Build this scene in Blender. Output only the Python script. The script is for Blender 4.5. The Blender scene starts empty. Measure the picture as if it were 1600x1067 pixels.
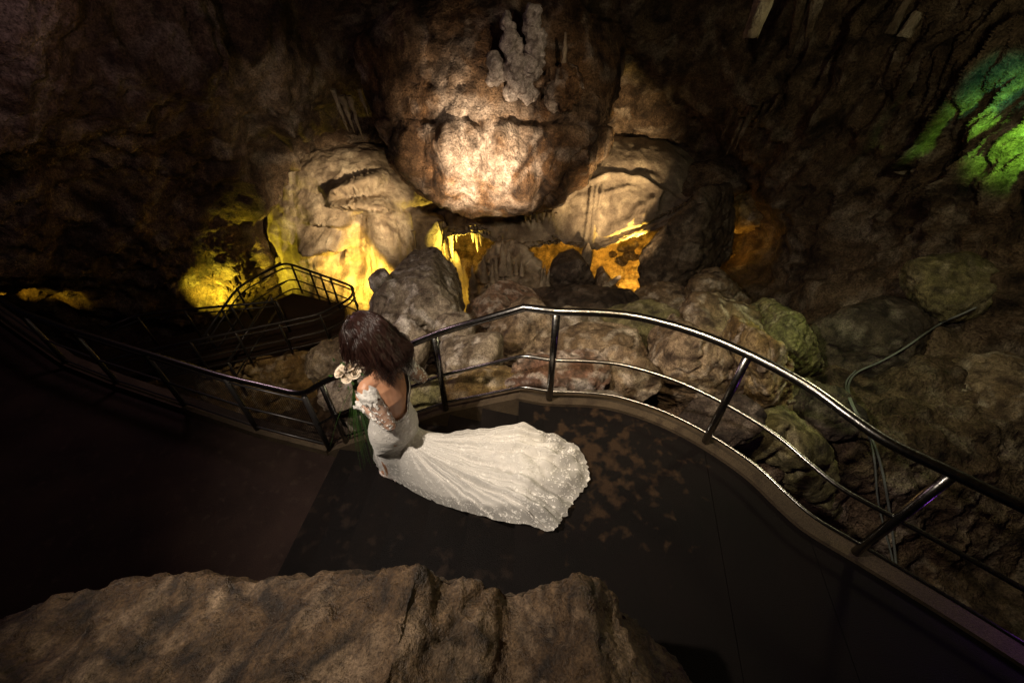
import bpy, bmesh, math, random
import numpy as np
from mathutils import Vector, Matrix

random.seed(7)
SC = bpy.context.scene
COL = SC.collection
# ------------------------------------------------------------------ camera
FPX, CH, PITCH = 711.0, 2.8, math.radians(43.2)
SP, CP = math.sin(PITCH), math.cos(PITCH)
cam = bpy.data.cameras.new('camera'); cam_o = bpy.data.objects.new('camera', cam); COL.objects.link(cam_o)
cam.sensor_width = 36.0; cam.lens = 16.0; cam.clip_end = 400; cam.clip_start = 0.02
cam_o.location = (0, 0, CH); cam_o.rotation_euler = (math.pi/2-PITCH, 0, 0)
SC.camera = cam_o
# ------------------------------------------------------------------ world (underground: almost black)
w = bpy.data.worlds.new('World'); SC.world = w; w.use_nodes = True
w.node_tree.nodes['Background'].inputs[0].default_value = (0.55, 0.42, 0.60, 1)
w.node_tree.nodes['Background'].inputs[1].default_value = 0.004
SC.view_settings.view_transform = 'Standard'; SC.view_settings.look = 'None'
SC.view_settings.exposure = 0.0; SC.view_settings.gamma = 1.0
SC.cycles.use_denoising = True; SC.cycles.use_adaptive_sampling = True; SC.cycles.adaptive_threshold = 0.02
SC.cycles.max_bounces = 4; SC.cycles.diffuse_bounces = 2; SC.cycles.glossy_bounces = 2; SC.cycles.transparent_max_bounces = 8

# ------------------------------------------------------------------ pixel <-> world helpers (photo is 1600 x 1067)
def ray(u, v):
    U = 533.5-v
    return ((u-800.0), U*SP+FPX*CP, U*CP-FPX*SP)
def at(u, v, Y):
    d = ray(u, v); s = Y/d[1]
    return Vector((d[0]*s, Y, CH+d[2]*s))
def atz(u, v, z):
    d = ray(u, v); s = (z-CH)/d[2]
    return Vector((d[0]*s, d[1]*s, z))
def mpp(v, Y): return Y/ray(800, v)[1]
def proj(P):
    P = np.asarray(P, float)
    x, y, z = P[..., 0], P[..., 1], P[..., 2]-CH
    dep = y*CP - z*SP; up = y*SP + z*CP
    dep = np.maximum(dep, 1e-3)
    return 800+FPX*x/dep, 533.5-FPX*up/dep

# ------------------------------------------------------------------ lamps (the cave's own floodlights, one lamp over the stairs, plus added fill lights)
def lamp(name, loc, power, col, radius=0.08, aim=None, cone=60, blend=0.6):
    L = bpy.data.lights.new(name, 'SPOT' if aim is not None else 'POINT')
    L.energy = power; L.color = col; L.shadow_soft_size = radius
    o = bpy.data.objects.new(name, L); COL.objects.link(o); o.location = loc
    if aim is not None:
        L.spot_size = math.radians(cone); L.spot_blend = blend
        o.rotation_euler = (Vector(aim)-Vector(loc)).to_track_quat('-Z', 'Y').to_euler()
    return o
YEL = (1.0, 0.66, 0.10); WARM = (1.0, 0.72, 0.42); AMB = (1.0, 0.55, 0.06); LIME = (0.72, 0.75, 0.08)
lamp('lamp_stairs', (-1.9, 0.7, 3.9), 860, (1.0, 0.86, 0.70), 0.05, aim=(0.0, 2.8, -0.5), cone=80, blend=0.9)
lamp('fill_pit_rock', (-2.6, 3.3, 1.4), 420, (1.0, 0.78, 0.45), 0.05, aim=at(455, 585, 7.0), cone=34, blend=0.9)  # added spot: lights the pit rock where the stairs lamp is too weak
lamp('fill_boulders', (0.3, 1.1, 3.7), 420, (1.0, 0.78, 0.50), 0.04, aim=(0.9, 3.6, -0.9), cone=58, blend=1.0)  # added light to brighten the boulders and throw rail shadows on them
lamp('fill_rock_rim', (0.5, 0.25, 3.0), 9, (1.0, 0.70, 0.36), 0.06, aim=(-0.3, 1.0, 1.2), cone=120, blend=0.9)  # added rim light for warm highlights on the foreground rock
lamp('fill_chamber', (2.2, 2.4, 3.4), 800, (1.0, 0.76, 0.52), 0.08, aim=at(770, 280, 12), cone=46, blend=1.0)  # added frontal fill for the mound, hanging rock and dome
lamp('lamp_flowstone', at(588, 470, 8.9), 1300, YEL, 0.06, aim=at(572, 412, 10.8), cone=96, blend=1.0)
lamp('lamp_flowstone_mid', at(640, 340, 7.2), 2000, (1.0, 0.76, 0.46), 0.05, aim=at(556, 335, 10.2), cone=48, blend=1.0)
lamp('lamp_grotto', at(730, 412, 10.45), 560, (1.0, 0.74, 0.10), 0.05, aim=at(718, 380, 11.1), cone=120, blend=0.8)
lamp('lamp_grotto_floor', at(735, 478, 10.2), 60, (1.0, 0.68, 0.08), 0.06)
lamp('lamp_dome', at(1006, 402, 10.25), 1000, YEL, 0.05, aim=at(982, 366, 10.8), cone=88, blend=0.8)
lamp('lamp_dome_inner', at(1000, 374, 12.3), 1800, AMB, 0.08, aim=at(930, 440, 13), cone=150, blend=0.8)
lamp('lamp_dome_face', at(1010, 480, 7.2), 1900, (1.0, 0.72, 0.38), 0.08, aim=at(945, 290, 11), cone=52, blend=1.0)
lamp('lamp_hanging_rock', at(735, 474, 6.2), 3300, (1.0, 0.74, 0.48), 0.10, aim=at(752, 248, 10), cone=54, blend=1.0)
lamp('lamp_wall_left', at(325, 522, 8.4), 900, (1.0, 0.82, 0.05), 0.02, aim=at(362, 440, 9.8), cone=96, blend=1.0)
lamp('lamp_far_left', at(-30, 500, 7.2), 60, (1.0, 0.62, 0.04), 0.03, aim=at(25, 472, 7.8), cone=62, blend=0.7)
lamp('lamp_crevice', at(1150, 385, 10.6), 5, (1.0, 0.50, 0.06), 0.06)
lamp('lamp_green', at(1780, 215, 4.3), 800, (0.30, 1.0, 0.08), 0.12, aim=at(1600, 205, 6.4), cone=42, blend=1.0)
lamp('lamp_teal', at(1700, 120, 5.2), 90, (0.05, 1.0, 0.50), 0.08, aim=at(1550, 135, 6.9), cone=30, blend=1.0)
lamp('lamp_green_slope', at(1330, 380, 3.6), 45, (0.55, 0.9, 0.22), 0.08, aim=at(1260, 560, 4.0), cone=90, blend=1.0)
lamp('lamp_violet', tuple(atz(1680, 1000, 0)+Vector((0, 0, 0.35))), 3.5, (0.45, 0.10, 1.0), 0.08)
lamp('fill_left_ribs', (-2.2, 5.2, 0.8), 200, (1.0, 0.84, 0.62), 0.08, aim=at(450, 190, 10), cone=36, blend=1.0)  # added spot standing in for general light on the left ribs
lamp('fill_slope', (3.9, 3.6, 2.3), 120, (0.98, 0.90, 0.52), 0.2)  # added olive fill, raises the ambient level on the right slope
lamp('fill_left', (-4.2, 4.4, 2.2), 55, (0.95, 0.62, 0.74), 0.2)  # added purplish fill so the left railing and wall show up

# ------------------------------------------------------------------ noise
def _tables(seed):
    rng = np.random.RandomState(seed)
    p = rng.permutation(256); p = np.concatenate([p, p, p])
    g = rng.normal(size=(256, 3)); g /= np.linalg.norm(g, axis=1)[:, None]
    return p, g
_T = {}
def perlin(P, seed=0):
    if seed not in _T: _T[seed] = _tables(seed)
    p, g = _T[seed]
    I = np.floor(P).astype(np.int64); F = P-I; I &= 255
    W = F*F*F*(F*(F*6-15)+10)
    out = 0
    for dx in (0, 1):
        wx = W[:, 0] if dx else 1-W[:, 0]
        a = p[(I[:, 0]+dx) & 255]
        for dy in (0, 1):
            wy = W[:, 1] if dy else 1-W[:, 1]
            b = p[a+((I[:, 1]+dy) & 255)]
            for dz in (0, 1):
                wz = W[:, 2] if dz else 1-W[:, 2]
                gr = g[p[b+((I[:, 2]+dz) & 255)]]
                d = gr[:, 0]*(F[:, 0]-dx)+gr[:, 1]*(F[:, 1]-dy)+gr[:, 2]*(F[:, 2]-dz)
                out = out + wx*wy*wz*d
    return out*1.5
def fbm(P, octv=4, seed=0, gain=0.5, lac=2.03):
    a, s, f = 1.0, 0, 1.0
    for i in range(octv):
        s = s+a*perlin(P*f+i*7.3, seed); a *= gain; f *= lac
    return s
def ridged(P, octv=4, seed=0, gain=0.5):
    a, s, f = 1.0, 0, 1.0
    for i in range(octv):
        s = s+a*(1-2*np.abs(perlin(P*f+i*3.7, seed))); a *= gain; f *= 2.1
    return s
def smooth(a, b, x):
    t = np.clip((x-a)/(b-a), 0, 1); return t*t*(3-2*t)

# ------------------------------------------------------------------ mesh helpers
def mesh_obj(name, verts, faces, mat, parent=None, loc=None, smooth_=True):
    verts = np.asarray(verts, float)
    me = bpy.data.meshes.new(name)
    if loc is None: loc = (0, 0, 0)
    L = np.array(loc, float)
    v = verts-L
    if isinstance(faces, np.ndarray):
        n, k = faces.shape
        me.vertices.add(len(v)); me.vertices.foreach_set('co', v.astype(np.float32).ravel())
        me.loops.add(n*k); me.loops.foreach_set('vertex_index', faces.astype(np.int32).ravel())
        me.polygons.add(n); me.polygons.foreach_set('loop_start', np.arange(0, n*k, k, dtype=np.int32))
        me.update(calc_edges=True); me.validate()
    else:
        me.from_pydata([tuple(x) for x in v], [], faces); me.update()
    if smooth_: me.polygons.foreach_set('use_smooth', np.ones(len(me.polygons), bool))
    if mat:
        me.materials.append(mat)
        if 'rock' in mat: rock_fields(me, mat['rock'])
    o = bpy.data.objects.new(name, me); COL.objects.link(o)
    if parent is not None:
        o.parent = parent; o.location = L-np.array(parent_loc(parent))
    else: o.location = L
    return o
def parent_loc(o):
    l = np.array(o.location)
    while o.parent is not None:
        o = o.parent; l = l+np.array(o.location)
    return l
def empty(name, loc):
    o = bpy.data.objects.new(name, None); COL.objects.link(o); o.location = loc; o.empty_display_size = 0.1
    return o
def tag(o, label=None, cat=None, group=None, kind=None):
    if label: o['label'] = label
    if cat: o['category'] = cat
    if group: o['group'] = group
    if kind: o['kind'] = kind
    return o
_ICO = {}
def ico(sub):
    if sub not in _ICO:
        bm = bmesh.new(); bmesh.ops.create_icosphere(bm, subdivisions=sub, radius=1)
        v = np.array([x.co[:] for x in bm.verts]); f = np.array([[q.index for q in p.verts] for p in bm.faces]); bm.free()
        _ICO[sub] = (v/np.linalg.norm(v, axis=1)[:, None], f)
    return _ICO[sub]
def normals(v, f):
    n = np.zeros_like(v)
    if f.shape[1] == 4: fn = np.cross(v[f[:, 2]]-v[f[:, 0]], v[f[:, 3]]-v[f[:, 1]])
    else: fn = np.cross(v[f[:, 1]]-v[f[:, 0]], v[f[:, 2]]-v[f[:, 0]])
    for k in range(f.shape[1]): np.add.at(n, f[:, k], fn)
    return n/np.maximum(np.linalg.norm(n, axis=1), 1e-9)[:, None]
def grid_faces(nu, nv, wrap=False):
    i, j = np.meshgrid(np.arange(nv-1), np.arange(nu if wrap else nu-1), indexing='ij')
    a = i*nu+j; b = i*nu+(j+1) % nu
    return np.stack([a, b, b+nu, a+nu], -1).reshape(-1, 4)
def sweep(pts, r, seg=10, cap=True, radii=None, closed=False):
    """tube along a polyline; returns verts, faces(list)"""
    P = np.array([tuple(p) for p in pts], float); n = len(P)
    T = np.gradient(P, axis=0); T /= np.maximum(np.linalg.norm(T, axis=1), 1e-9)[:, None]
    ref = np.array([0, 0, 1.0]) if abs(T[0][2]) < 0.9 else np.array([1.0, 0, 0])
    V = []; N = np.cross(T[0], ref); N /= np.linalg.norm(N)
    for i in range(n):
        N = N-T[i]*np.dot(N, T[i]); N /= np.linalg.norm(N)
        B = np.cross(T[i], N); rr = r if radii is None else radii[i]
        for k in range(seg):
            a = 2*math.pi*k/seg
            V.append(P[i]+rr*(N*math.cos(a)+B*math.sin(a)))
    F = [[i*seg+k, i*seg+(k+1) % seg, (i+1)*seg+(k+1) % seg, (i+1)*seg+k] for i in range(n-1) for k in range(seg)]
    if cap:
        F.append(list(range(seg))[::-1]); F.append([(n-1)*seg+k for k in range(seg)])
    return V, F
def smooth_path(pts, n=8):
    """Catmull-Rom"""
    P = [Vector(p) for p in pts]; P = [P[0]*2-P[1]]+P+[P[-1]*2-P[-2]]
    out = []
    for i in range(1, len(P)-2):
        for k in range(n):
            t = k/n; a, b, c, d = P[i-1], P[i], P[i+1], P[i+2]
            out.append(0.5*((2*b)+(c-a)*t+(2*a-5*b+4*c-d)*t*t+(3*b-a-3*c+d)*t**3))
    out.append(P[-2]); return out
class MB:
    def __init__(s): s.v = []; s.f = []
    def add(s, V, F):
        o = len(s.v); s.v += [tuple(x) for x in V]; s.f += [[i+o for i in q] for q in F]; return s
    def box(s, c, h, R=None):
        V = [Vector((x*h[0], y*h[1], z*h[2])) for x in (-1, 1) for y in (-1, 1) for z in (-1, 1)]
        if R is not None: V = [R @ q for q in V]
        V = [q+Vector(c) for q in V]
        return s.add(V, [[0, 1, 3, 2], [4, 6, 7, 5], [0, 4, 5, 1], [2, 3, 7, 6], [0, 2, 6, 4], [1, 5, 7, 3]])
    def build(s, name, mat, parent=None, loc=None, smooth_=False):
        return mesh_obj(name, s.v, s.f, mat, parent, loc, smooth_)

# ------------------------------------------------------------------ materials
def nodes(name):
    m = bpy.data.materials.new(name); m.use_nodes = True
    nt = m.node_tree; return m, nt, nt.nodes['Principled BSDF']
def N(nt, typ, **kw):
    n = nt.nodes.new(typ)
    for k, v in kw.items():
        if k in n.inputs: n.inputs[k].default_value = v
        else: setattr(n, k, v)
    return n
def ramp(nt, src, stops):
    r = nt.nodes.new('ShaderNodeValToRGB')
    while len(r.color_ramp.elements) < len(stops): r.color_ramp.elements.new(0.5)
    for e, (p, c) in zip(r.color_ramp.elements, stops):
        e.position = p; e.color = (*c, 1) if len(c) == 3 else c
    nt.links.new(src, r.inputs[0]); return r.outputs[0]
def mixc(nt, fac, a, b, mode='MIX'):
    m = nt.nodes.new('ShaderNodeMix'); m.data_type = 'RGBA'; m.blend_type = mode
    for sock, val in ((m.inputs[0], fac), (m.inputs[6], a), (m.inputs[7], b)):
        if hasattr(val, 'links'): nt.links.new(val, sock)
        elif isinstance(val, (int, float)): sock.default_value = val
        else: sock.default_value = (*val, 1)
    return m.outputs[2]
def rock_mat(name, c1, c2, dark, pale, pale_amt=0.35, scale=1.0, bump=0.6, rough=0.75, crack=0.5, spec=0.35, streak=0.0, dark_amt=0.5, grain=1.0):
    """large colour patches come from per-point fields (see rock_fields), the shader adds grain and fine relief"""
    m, nt, b = nodes(name); ln = nt.links.new
    m['rock'] = scale
    def attr(n):
        a = N(nt, 'ShaderNodeAttribute'); a.attribute_name = n; return a.outputs['Fac']
    tc = N(nt, 'ShaderNodeTexCoord')
    def noise(s, d, r=0.6, vec=None):
        n = N(nt, 'ShaderNodeTexNoise', Scale=s*scale, Detail=d, Roughness=r); ln(vec or tc.outputs['Object'], n.inputs['Vector']); return n.outputs['Fac']
    fine = noise(34, 3.0, 0.75); mid = noise(8.0, 3.0, 0.65)
    col = ramp(nt, attr('tone'), [(0.34, c1), (0.66, c2)])
    col = mixc(nt, ramp(nt, attr('mott'), [(0.44-0.16*dark_amt, (0, 0, 0)), (0.86-0.16*dark_amt, (1, 1, 1))]), col, dark)
    pm = ramp(nt, attr('pale'), [(0.58-0.18*pale_amt, (0, 0, 0)), (0.86-0.18*pale_amt, (1, 1, 1))])
    col = mixc(nt, pm, col, pale)
    if streak > 0: col = mixc(nt, streak, col, ramp(nt, attr('streak'), [(0.36, (0.32, 0.27, 0.22)), (0.62, (1, 1, 1))]), 'MULTIPLY')
    col = mixc(nt, 0.75*grain, col, ramp(nt, fine, [(0.34, (0.20, 0.18, 0.16)), (0.64, (1.25, 1.25, 1.25))]), 'MULTIPLY')
    col = mixc(nt, 0.5*grain, col, ramp(nt, mid, [(0.38, (0.25, 0.22, 0.20)), (0.60, (1.2, 1.2, 1.2))]), 'MULTIPLY')
    ln(col, b.inputs['Base Color'])
    ln(ramp(nt, mid, [(0.3, (rough-0.22,)*3), (0.7, (min(rough+0.12, 1),)*3)]), b.inputs['Roughness'])
    b.inputs['Specular IOR Level'].default_value = spec
    h = N(nt, 'ShaderNodeMath', operation='MULTIPLY_ADD'); ln(fine, h.inputs[0]); h.inputs[1].default_value = 0.55; ln(mid, h.inputs[2])
    bp = N(nt, 'ShaderNodeBump', Strength=min(1.0, bump*1.35), Distance=0.10/scale); ln(h.outputs[0], bp.inputs['Height']); ln(bp.outputs[0], b.inputs['Normal'])
    return m
_fs = [0]
def rock_fields(me, scale):
    n = len(me.vertices); co = np.zeros(n*3, np.float32); me.vertices.foreach_get('co', co); P = co.reshape(-1, 3).astype(float)
    _fs[0] += 1; P = P*scale+_fs[0]*5.37
    W = P+0.35*np.stack([perlin(P*1.3, 301), perlin(P*1.3+9, 302), perlin(P*1.3+19, 303)], 1)
    def put(name, v):
        a = me.attributes.new(name, 'FLOAT', 'POINT'); a.data.foreach_set('value', np.clip(0.5+0.5*v, 0, 1).astype(np.float32))
    put('tone', fbm(W*0.9, 3, 304)*1.1)
    put('mott', fbm(W*2.6, 4, 305, .62)*0.8)
    put('pale', fbm(W*1.9+30, 4, 306, .6)*0.8)
    put('streak', fbm(W*np.array([3.2, 3.2, 0.35]), 3, 307)*0.9)
def plain(name, col, rough=0.5, metal=0.0, bump=0.0, bscale=40.0, var=0.0, spec=0.5):
    m, nt, b = nodes(name); ln = nt.links.new
    tc = N(nt, 'ShaderNodeTexCoord')
    n = N(nt, 'ShaderNodeTexNoise', Scale=bscale, Detail=5.0); ln(tc.outputs['Object'], n.inputs['Vector'])
    lo = tuple(c*(1-var) for c in col)
    ln(ramp(nt, n.outputs['Fac'], [(0.35, lo), (0.65, col)]), b.inputs['Base Color'])
    b.inputs['Roughness'].default_value = rough; b.inputs['Metallic'].default_value = metal; b.inputs['Specular IOR Level'].default_value = spec
    if bump:
        bp = N(nt, 'ShaderNodeBump', Strength=bump, Distance=0.01); ln(n.outputs['Fac'], bp.inputs['Height']); ln(bp.outputs[0], b.inputs['Normal'])
    return m
M = {}
M['wall'] = rock_mat('cave_wall_rock', (0.160, 0.102, 0.062), (0.260, 0.179, 0.114), (0.045, 0.029, 0.021), (0.380, 0.301, 0.228), 0.3, 0.9, 0.9, 0.8, 0.5, 0.25, 0.35, 0.2)
M['hang'] = rock_mat('hanging_rock_stone', (0.22, 0.12, 0.055), (0.38, 0.25, 0.15), (0.055, 0.032, 0.02), (0.64, 0.54, 0.46), 0.75, 0.8, 0.9, 0.7, 0.6, 0.3, 0.6, 0.9)
M['flow'] = rock_mat('flowstone', (0.337, 0.256, 0.167), (0.468, 0.374, 0.264), (0.206, 0.151, 0.106), (0.580, 0.484, 0.352), 0.3, 1.0, 0.55, 0.6, 0.0, 0.4, 0.45, grain=0.45)
M['dome'] = rock_mat('dome_stone', (0.293, 0.229, 0.166), (0.371, 0.295, 0.216), (0.196, 0.148, 0.110), (0.537, 0.439, 0.313), 0.05, 0.9, 0.35, 0.75, 0.25, 0.3, 0.15, grain=0.45)
M['calc'] = rock_mat('white_calcite', (0.50, 0.44, 0.40), (0.66, 0.58, 0.54), (0.20, 0.16, 0.14), (0.78, 0.70, 0.66), 0.5, 4.0, 0.9, 0.6, 0.0, 0.4)
M['tan'] = rock_mat('tan_limestone', (0.280, 0.189, 0.105), (0.476, 0.350, 0.224), (0.098, 0.063, 0.042), (0.700, 0.588, 0.462), 0.3, 2.2, 0.6, 0.7, 0.5, 0.35)
M['gray'] = rock_mat('grey_limestone', (0.297, 0.236, 0.169), (0.446, 0.365, 0.270), (0.115, 0.081, 0.057), (0.756, 0.675, 0.594), 0.25, 2.4, 0.6, 0.75, 0.6, 0.3)
M['red'] = rock_mat('reddish_limestone', (0.324, 0.176, 0.115), (0.472, 0.311, 0.216), (0.095, 0.061, 0.041), (0.783, 0.661, 0.567), 0.45, 2.8, 0.7, 0.7, 0.6, 0.35)
M['moss'] = rock_mat('olive_limestone', (0.213, 0.188, 0.081), (0.338, 0.288, 0.138), (0.075, 0.062, 0.037), (0.425, 0.362, 0.225), 0.2, 2.0, 0.55, 0.75, 0.4, 0.3)
M['dark'] = rock_mat('dark_limestone', (0.09, 0.065, 0.05), (0.15, 0.11, 0.08), (0.03, 0.022, 0.018), (0.26, 0.21, 0.17), 0.15, 1.8, 0.6, 0.75, 0.5, 0.3)
M['slab'] = rock_mat('brown_slab_stone', (0.15, 0.105, 0.07), (0.23, 0.165, 0.11), (0.05, 0.035, 0.025), (0.34, 0.27, 0.2), 0.15, 1.4, 0.6, 0.75, 0.5, 0.3)
M['fore'] = rock_mat('near_limestone', (0.079, 0.046, 0.021), (0.127, 0.080, 0.042), (0.022, 0.014, 0.008), (0.206, 0.143, 0.089), 0.35, 2.6, 0.5, 0.65, 0.35, 0.4)
M['ochre'] = rock_mat('ochre_limestone', (0.364, 0.234, 0.091), (0.520, 0.377, 0.182), (0.156, 0.098, 0.046), (0.715, 0.598, 0.468), 0.25, 2.0, 0.6, 0.7, 0.4, 0.35)
M['steel'] = plain('brushed_steel', (0.32, 0.31, 0.30), 0.24, 1.0, 0.12, 45.0, 0.45)
M['darksteel'] = plain('dark_painted_steel', (0.055, 0.05, 0.05), 0.38, 0.6, 0.05, 60.0, 0.3)
M['rubber'] = plain('grey_cable_sheath', (0.20, 0.21, 0.19), 0.5, 0.0, 0.1, 60.0, 0.3)

# ================================================================== CAVE SHELL
CTRL = [
 (-600,-300,6),(0,-300,8),(400,-300,10),(800,-300,10.5),(1200,-300,9.5),(1600,-300,8),(2200,-300,6.5),
 (-600,0,5),(0,0,6.5),(250,0,8.5),(430,0,10.3),(600,0,11),(800,0,11),(1000,0,11),(1200,0,10.5),(1400,0,9),(1600,0,7.5),(2200,0,5.5),
 (-600,150,5),(0,150,6.5),(300,150,8.6),(430,150,10),(550,150,11.6),(800,150,11.6),(960,150,12),(1100,150,11),(1300,150,9),(1500,150,7.4),(1600,150,6.6),(2200,150,5),
 (-600,300,4.8),(0,300,7),(250,300,9),(400,300,10.4),(480,300,13),(650,300,14),(800,300,14.5),(1000,300,14),(1110,300,13),(1190,300,10.5),(1350,300,8.3),(1600,300,5.8),(2200,300,4.5),
 (-600,400,4.8),(0,400,7),(150,400,8),(350,400,9.5),(430,400,11.5),(560,400,13.5),(700,400,14.5),(800,400,14.5),(930,400,14.5),(1000,400,14),(1130,400,12),(1190,400,9.3),(1350,400,7.3),(1600,400,5.1),(2200,400,4),
 (-600,480,4.8),(0,480,8.0),(200,480,9.0),(330,480,9.8),(450,480,11),(600,480,11.2),(720,480,12.0),(850,480,11.8),(960,480,11.5),(1050,480,9.5),(1150,480,8),(1300,480,6.3),(1600,480,4.6),(2200,480,3.7),
 (0,540,8.6),(300,540,9.2),(500,540,9.0),(640,540,6.3),(800,540,6.2),(1000,540,5.8),(1200,540,5.3),(1400,540,4.9),(1600,540,4.2),(2200,540,3.5),(-600,540,4.8),
 (0,610,8.0),(300,610,8.0),(450,610,7.8),(600,610,4.6),(800,610,3.9),(1000,610,3.7),(1200,610,3.8),(1400,610,3.8),(1600,610,3.7),(2200,610,3.3),(-600,610,4.8),
 (0,670,6.8),(300,670,6.4),(500,670,5.2),(700,670,3.4),(860,670,3.15),(1100,670,2.95),(1300,670,3.05),(1600,670,3.2),(2200,670,3.0),(-600,670,4.5),
 (0,780,4.0),(500,780,3.4),(900,780,3.0),(1200,780,2.6),(1400,780,2.5),(1600,780,2.6),(2200,780,2.6),(-600,780,4),
 (900,920,2.6),(1200,920,2.1),(1400,920,1.9),(1600,920,1.9),(2200,920,2.0),(300,920,3.2),(-600,920,3.5),
 (900,1120,1.0),(1200,1120,0.75),(1600,1120,0.75),(2200,1120,0.9),(300,1120,1.6),(-600,1120,2.0)]
def build_shell():
    c = np.array(CTRL, float); nu, nv = 740, 450
    U = np.linspace(-600, 2200, nu); Vv = np.linspace(-300, 1100, nv)
    gu, gv = np.meshgrid(U, Vv); q = np.stack([gu.ravel(), gv.ravel()], 1)
    # thin-plate spline of log depth
    X = c[:, :2]/np.array([300., 180.]); y = np.log(c[:, 2])
    def phi(r2): return 0.5*r2*np.log(r2+1e-9)
    n = len(X); D = ((X[:, None]-X[None])**2).sum(-1)
    A = np.zeros((n+3, n+3)); A[:n, :n] = phi(D)+np.eye(n)*0.02; A[:n, n] = 1; A[:n, n+1:] = X; A[n, :n] = 1; A[n+1:, :n] = X.T
    sol = np.linalg.solve(A, np.concatenate([y, np.zeros(3)]))
    Q = q/np.array([300., 180.]); out = np.zeros(len(Q))
    for i in range(0, len(Q), 20000):
        qq = Q[i:i+20000]; r2 = ((qq[:, None]-X[None])**2).sum(-1)
        out[i:i+20000] = phi(r2) @ sol[:n]+sol[n]+qq @ sol[n+1:]
    Y = np.exp(out)
    Uc = 533.5-q[:, 1]; dy = Uc*SP+FPX*CP; dz = Uc*CP-FPX*SP
    s = Y/dy
    P = np.stack([(q[:, 0]-800)*s, Y, CH+dz*s], 1)
    f = grid_faces(nu, nv)
    nrm = normals(P, f)
    flip = (nrm*(np.array([0, 0, CH])-P)).sum(1) < 0
    nrm[flip] *= -1
    u, v = q[:, 0], q[:, 1]
    near = smooth(2.0, 6.5, Y)
    d = 0.42*fbm(P*0.55, 3, 1)*near
    d += 0.10*fbm(P*np.array([1.0, 1.0, 0.7])*1.0+3, 3, 2)*(0.35+0.65*near)+0.05*ridged(P*1.3+3, 2, 2)*(1-0.7*smooth(1050, 1250, u))
    d += 0.10*fbm(P*1.9, 3, 4, 0.55)+0.05*fbm(P*5.1, 4, 3, 0.65)
    d += (0.16*ridged(P*3.6, 3, 10, .6)+0.08*ridged(P*9, 2, 11))*np.exp(-((u-345)/120)**2-((v-450)/75)**2)+0.10*ridged(P*3.0, 3, 10)*np.exp(-((u-20)/80)**2-((v-470)/35)**2)
    # fluted drapery on the left wall ribs and on the right hand wall
    def band(cu, cv, su, sv, slant=0.0): return np.exp(-(((u-cu)-slant*(v-cv))/su)**2-((v-cv)/sv)**2)
    fl = perlin(np.stack([u*0.045-(v-200)*0.012, v*0.004, u*0+2], 1), 5)
    fl2 = perlin(np.stack([u*0.11-(v-200)*0.03, v*0.012, u*0+2], 1), 6)
    ribs = band(455, 200, 40, 130, 0.27)+0.8*band(310, 90, 45, 120, 0.25)
    d += ribs*(0.35+0.30*fl+0.15*fl2)
    fr = perlin(np.stack([(u+0.72*v)*0.030, (v-0.72*u)*0.004, u*0+7], 1), 8)
    fr2 = perlin(np.stack([(u+0.72*v)*0.085, (v-0.72*u)*0.012, u*0+7], 1), 9)
    d += smooth(1090, 1250, u)*(1-smooth(330, 440, v))*(0.28*fr+0.10*fr2)+smooth(1380, 1450, u)*(1-smooth(300, 360, v))*0.16*(fr2+0.7*perlin(np.stack([(u+0.85*v)*0.16, (v-0.85*u)*0.02, u*0+7], 1), 18))
    for (a0, b0, a1, b1, wd, amp) in ((1640, 40, 1400, 280, 13, .75), (1680, 150, 1510, 330, 11, .45), (1380, -20, 1270, 210, 16, .35), (1300, -20, 1210, 230, 14, .35)):
        lx, ly = a1-a0, b1-b0; ll = math.hypot(lx, ly); tpar = ((u-a0)*lx+(v-b0)*ly)/ll**2; dd = ((u-a0)*ly-(v-b0)*lx)/ll+7*perlin(np.stack([tpar*6, u*0, u*0+a0], 1), 17)
        d += amp*np.exp(-np.abs(dd)/wd)*smooth(-.05, .1, tpar)*(1-smooth(.85, 1.0, tpar))
    # lumpy terraces low on the right
    ter = perlin(np.stack([u*0.010, v*0.045, u*0], 1), 12)
    d += smooth(1080, 1200, u)*smooth(300, 380, v)*(1-smooth(620, 700, v))*0.22*ter
    # bedding: horizontal cracks and stepped blocks over the hanging rock
    m = smooth(520, 590, u)*(1-smooth(960, 1040, u))*(1-smooth(200, 240, v))
    vw = v+7*perlin(np.stack([u*0.02, v*0.02, u*0], 1), 13)+2.5*perlin(np.stack([u*0.07, v*0.07, u*0], 1), 14)
    for cv, dep in ((62, .22), (98, .26), (140, .30), (160, .20)):
        d -= m*dep*np.exp(-((vw-cv)/3.2)**2)*smooth(-.35, .35, perlin(np.stack([u*0.018, u*0+cv, u*0], 1), 16))
    uw = u+10*perlin(np.stack([u*0.03, v*0.05, u*0+4], 1), 15)
    for cu, v0, v1 in ((640, 98, 160), (712, 60, 98), (742, 98, 140), (905, 98, 190), (945, 60, 150), (600, 60, 98), (850, 120, 175), (672, 140, 190)):
        d -= m*0.22*np.exp(-((uw-cu)/3.0)**2)*smooth(v0-5, v0+5, v)*(1-smooth(v1-5, v1+5, v))
    blk = np.floor(vw/39.0)*17.1+np.floor((uw+np.floor(vw/39.0)*31)/74.0)*3.7
    d += m*0.22*(np.modf(np.abs(np.sin(blk*12.9898)*43758.5))[0]-0.5)
    P = P+nrm*d[:, None]
    o = mesh_obj('cave_wall', P, f[:, ::-1], M['wall']); tag(o, 'rough dark brown cave wall and rocky slope', kind='structure')
    return P, q, nrm, o
SH_P, SH_Q, SH_N, cave_wall = build_shell()
def on_shell(u, v, lift=0.0):
    k = np.argmin((SH_Q[:, 0]-u)**2+(SH_Q[:, 1]-v)**2)
    return Vector(SH_P[k]+SH_N[k]*lift)

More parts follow.
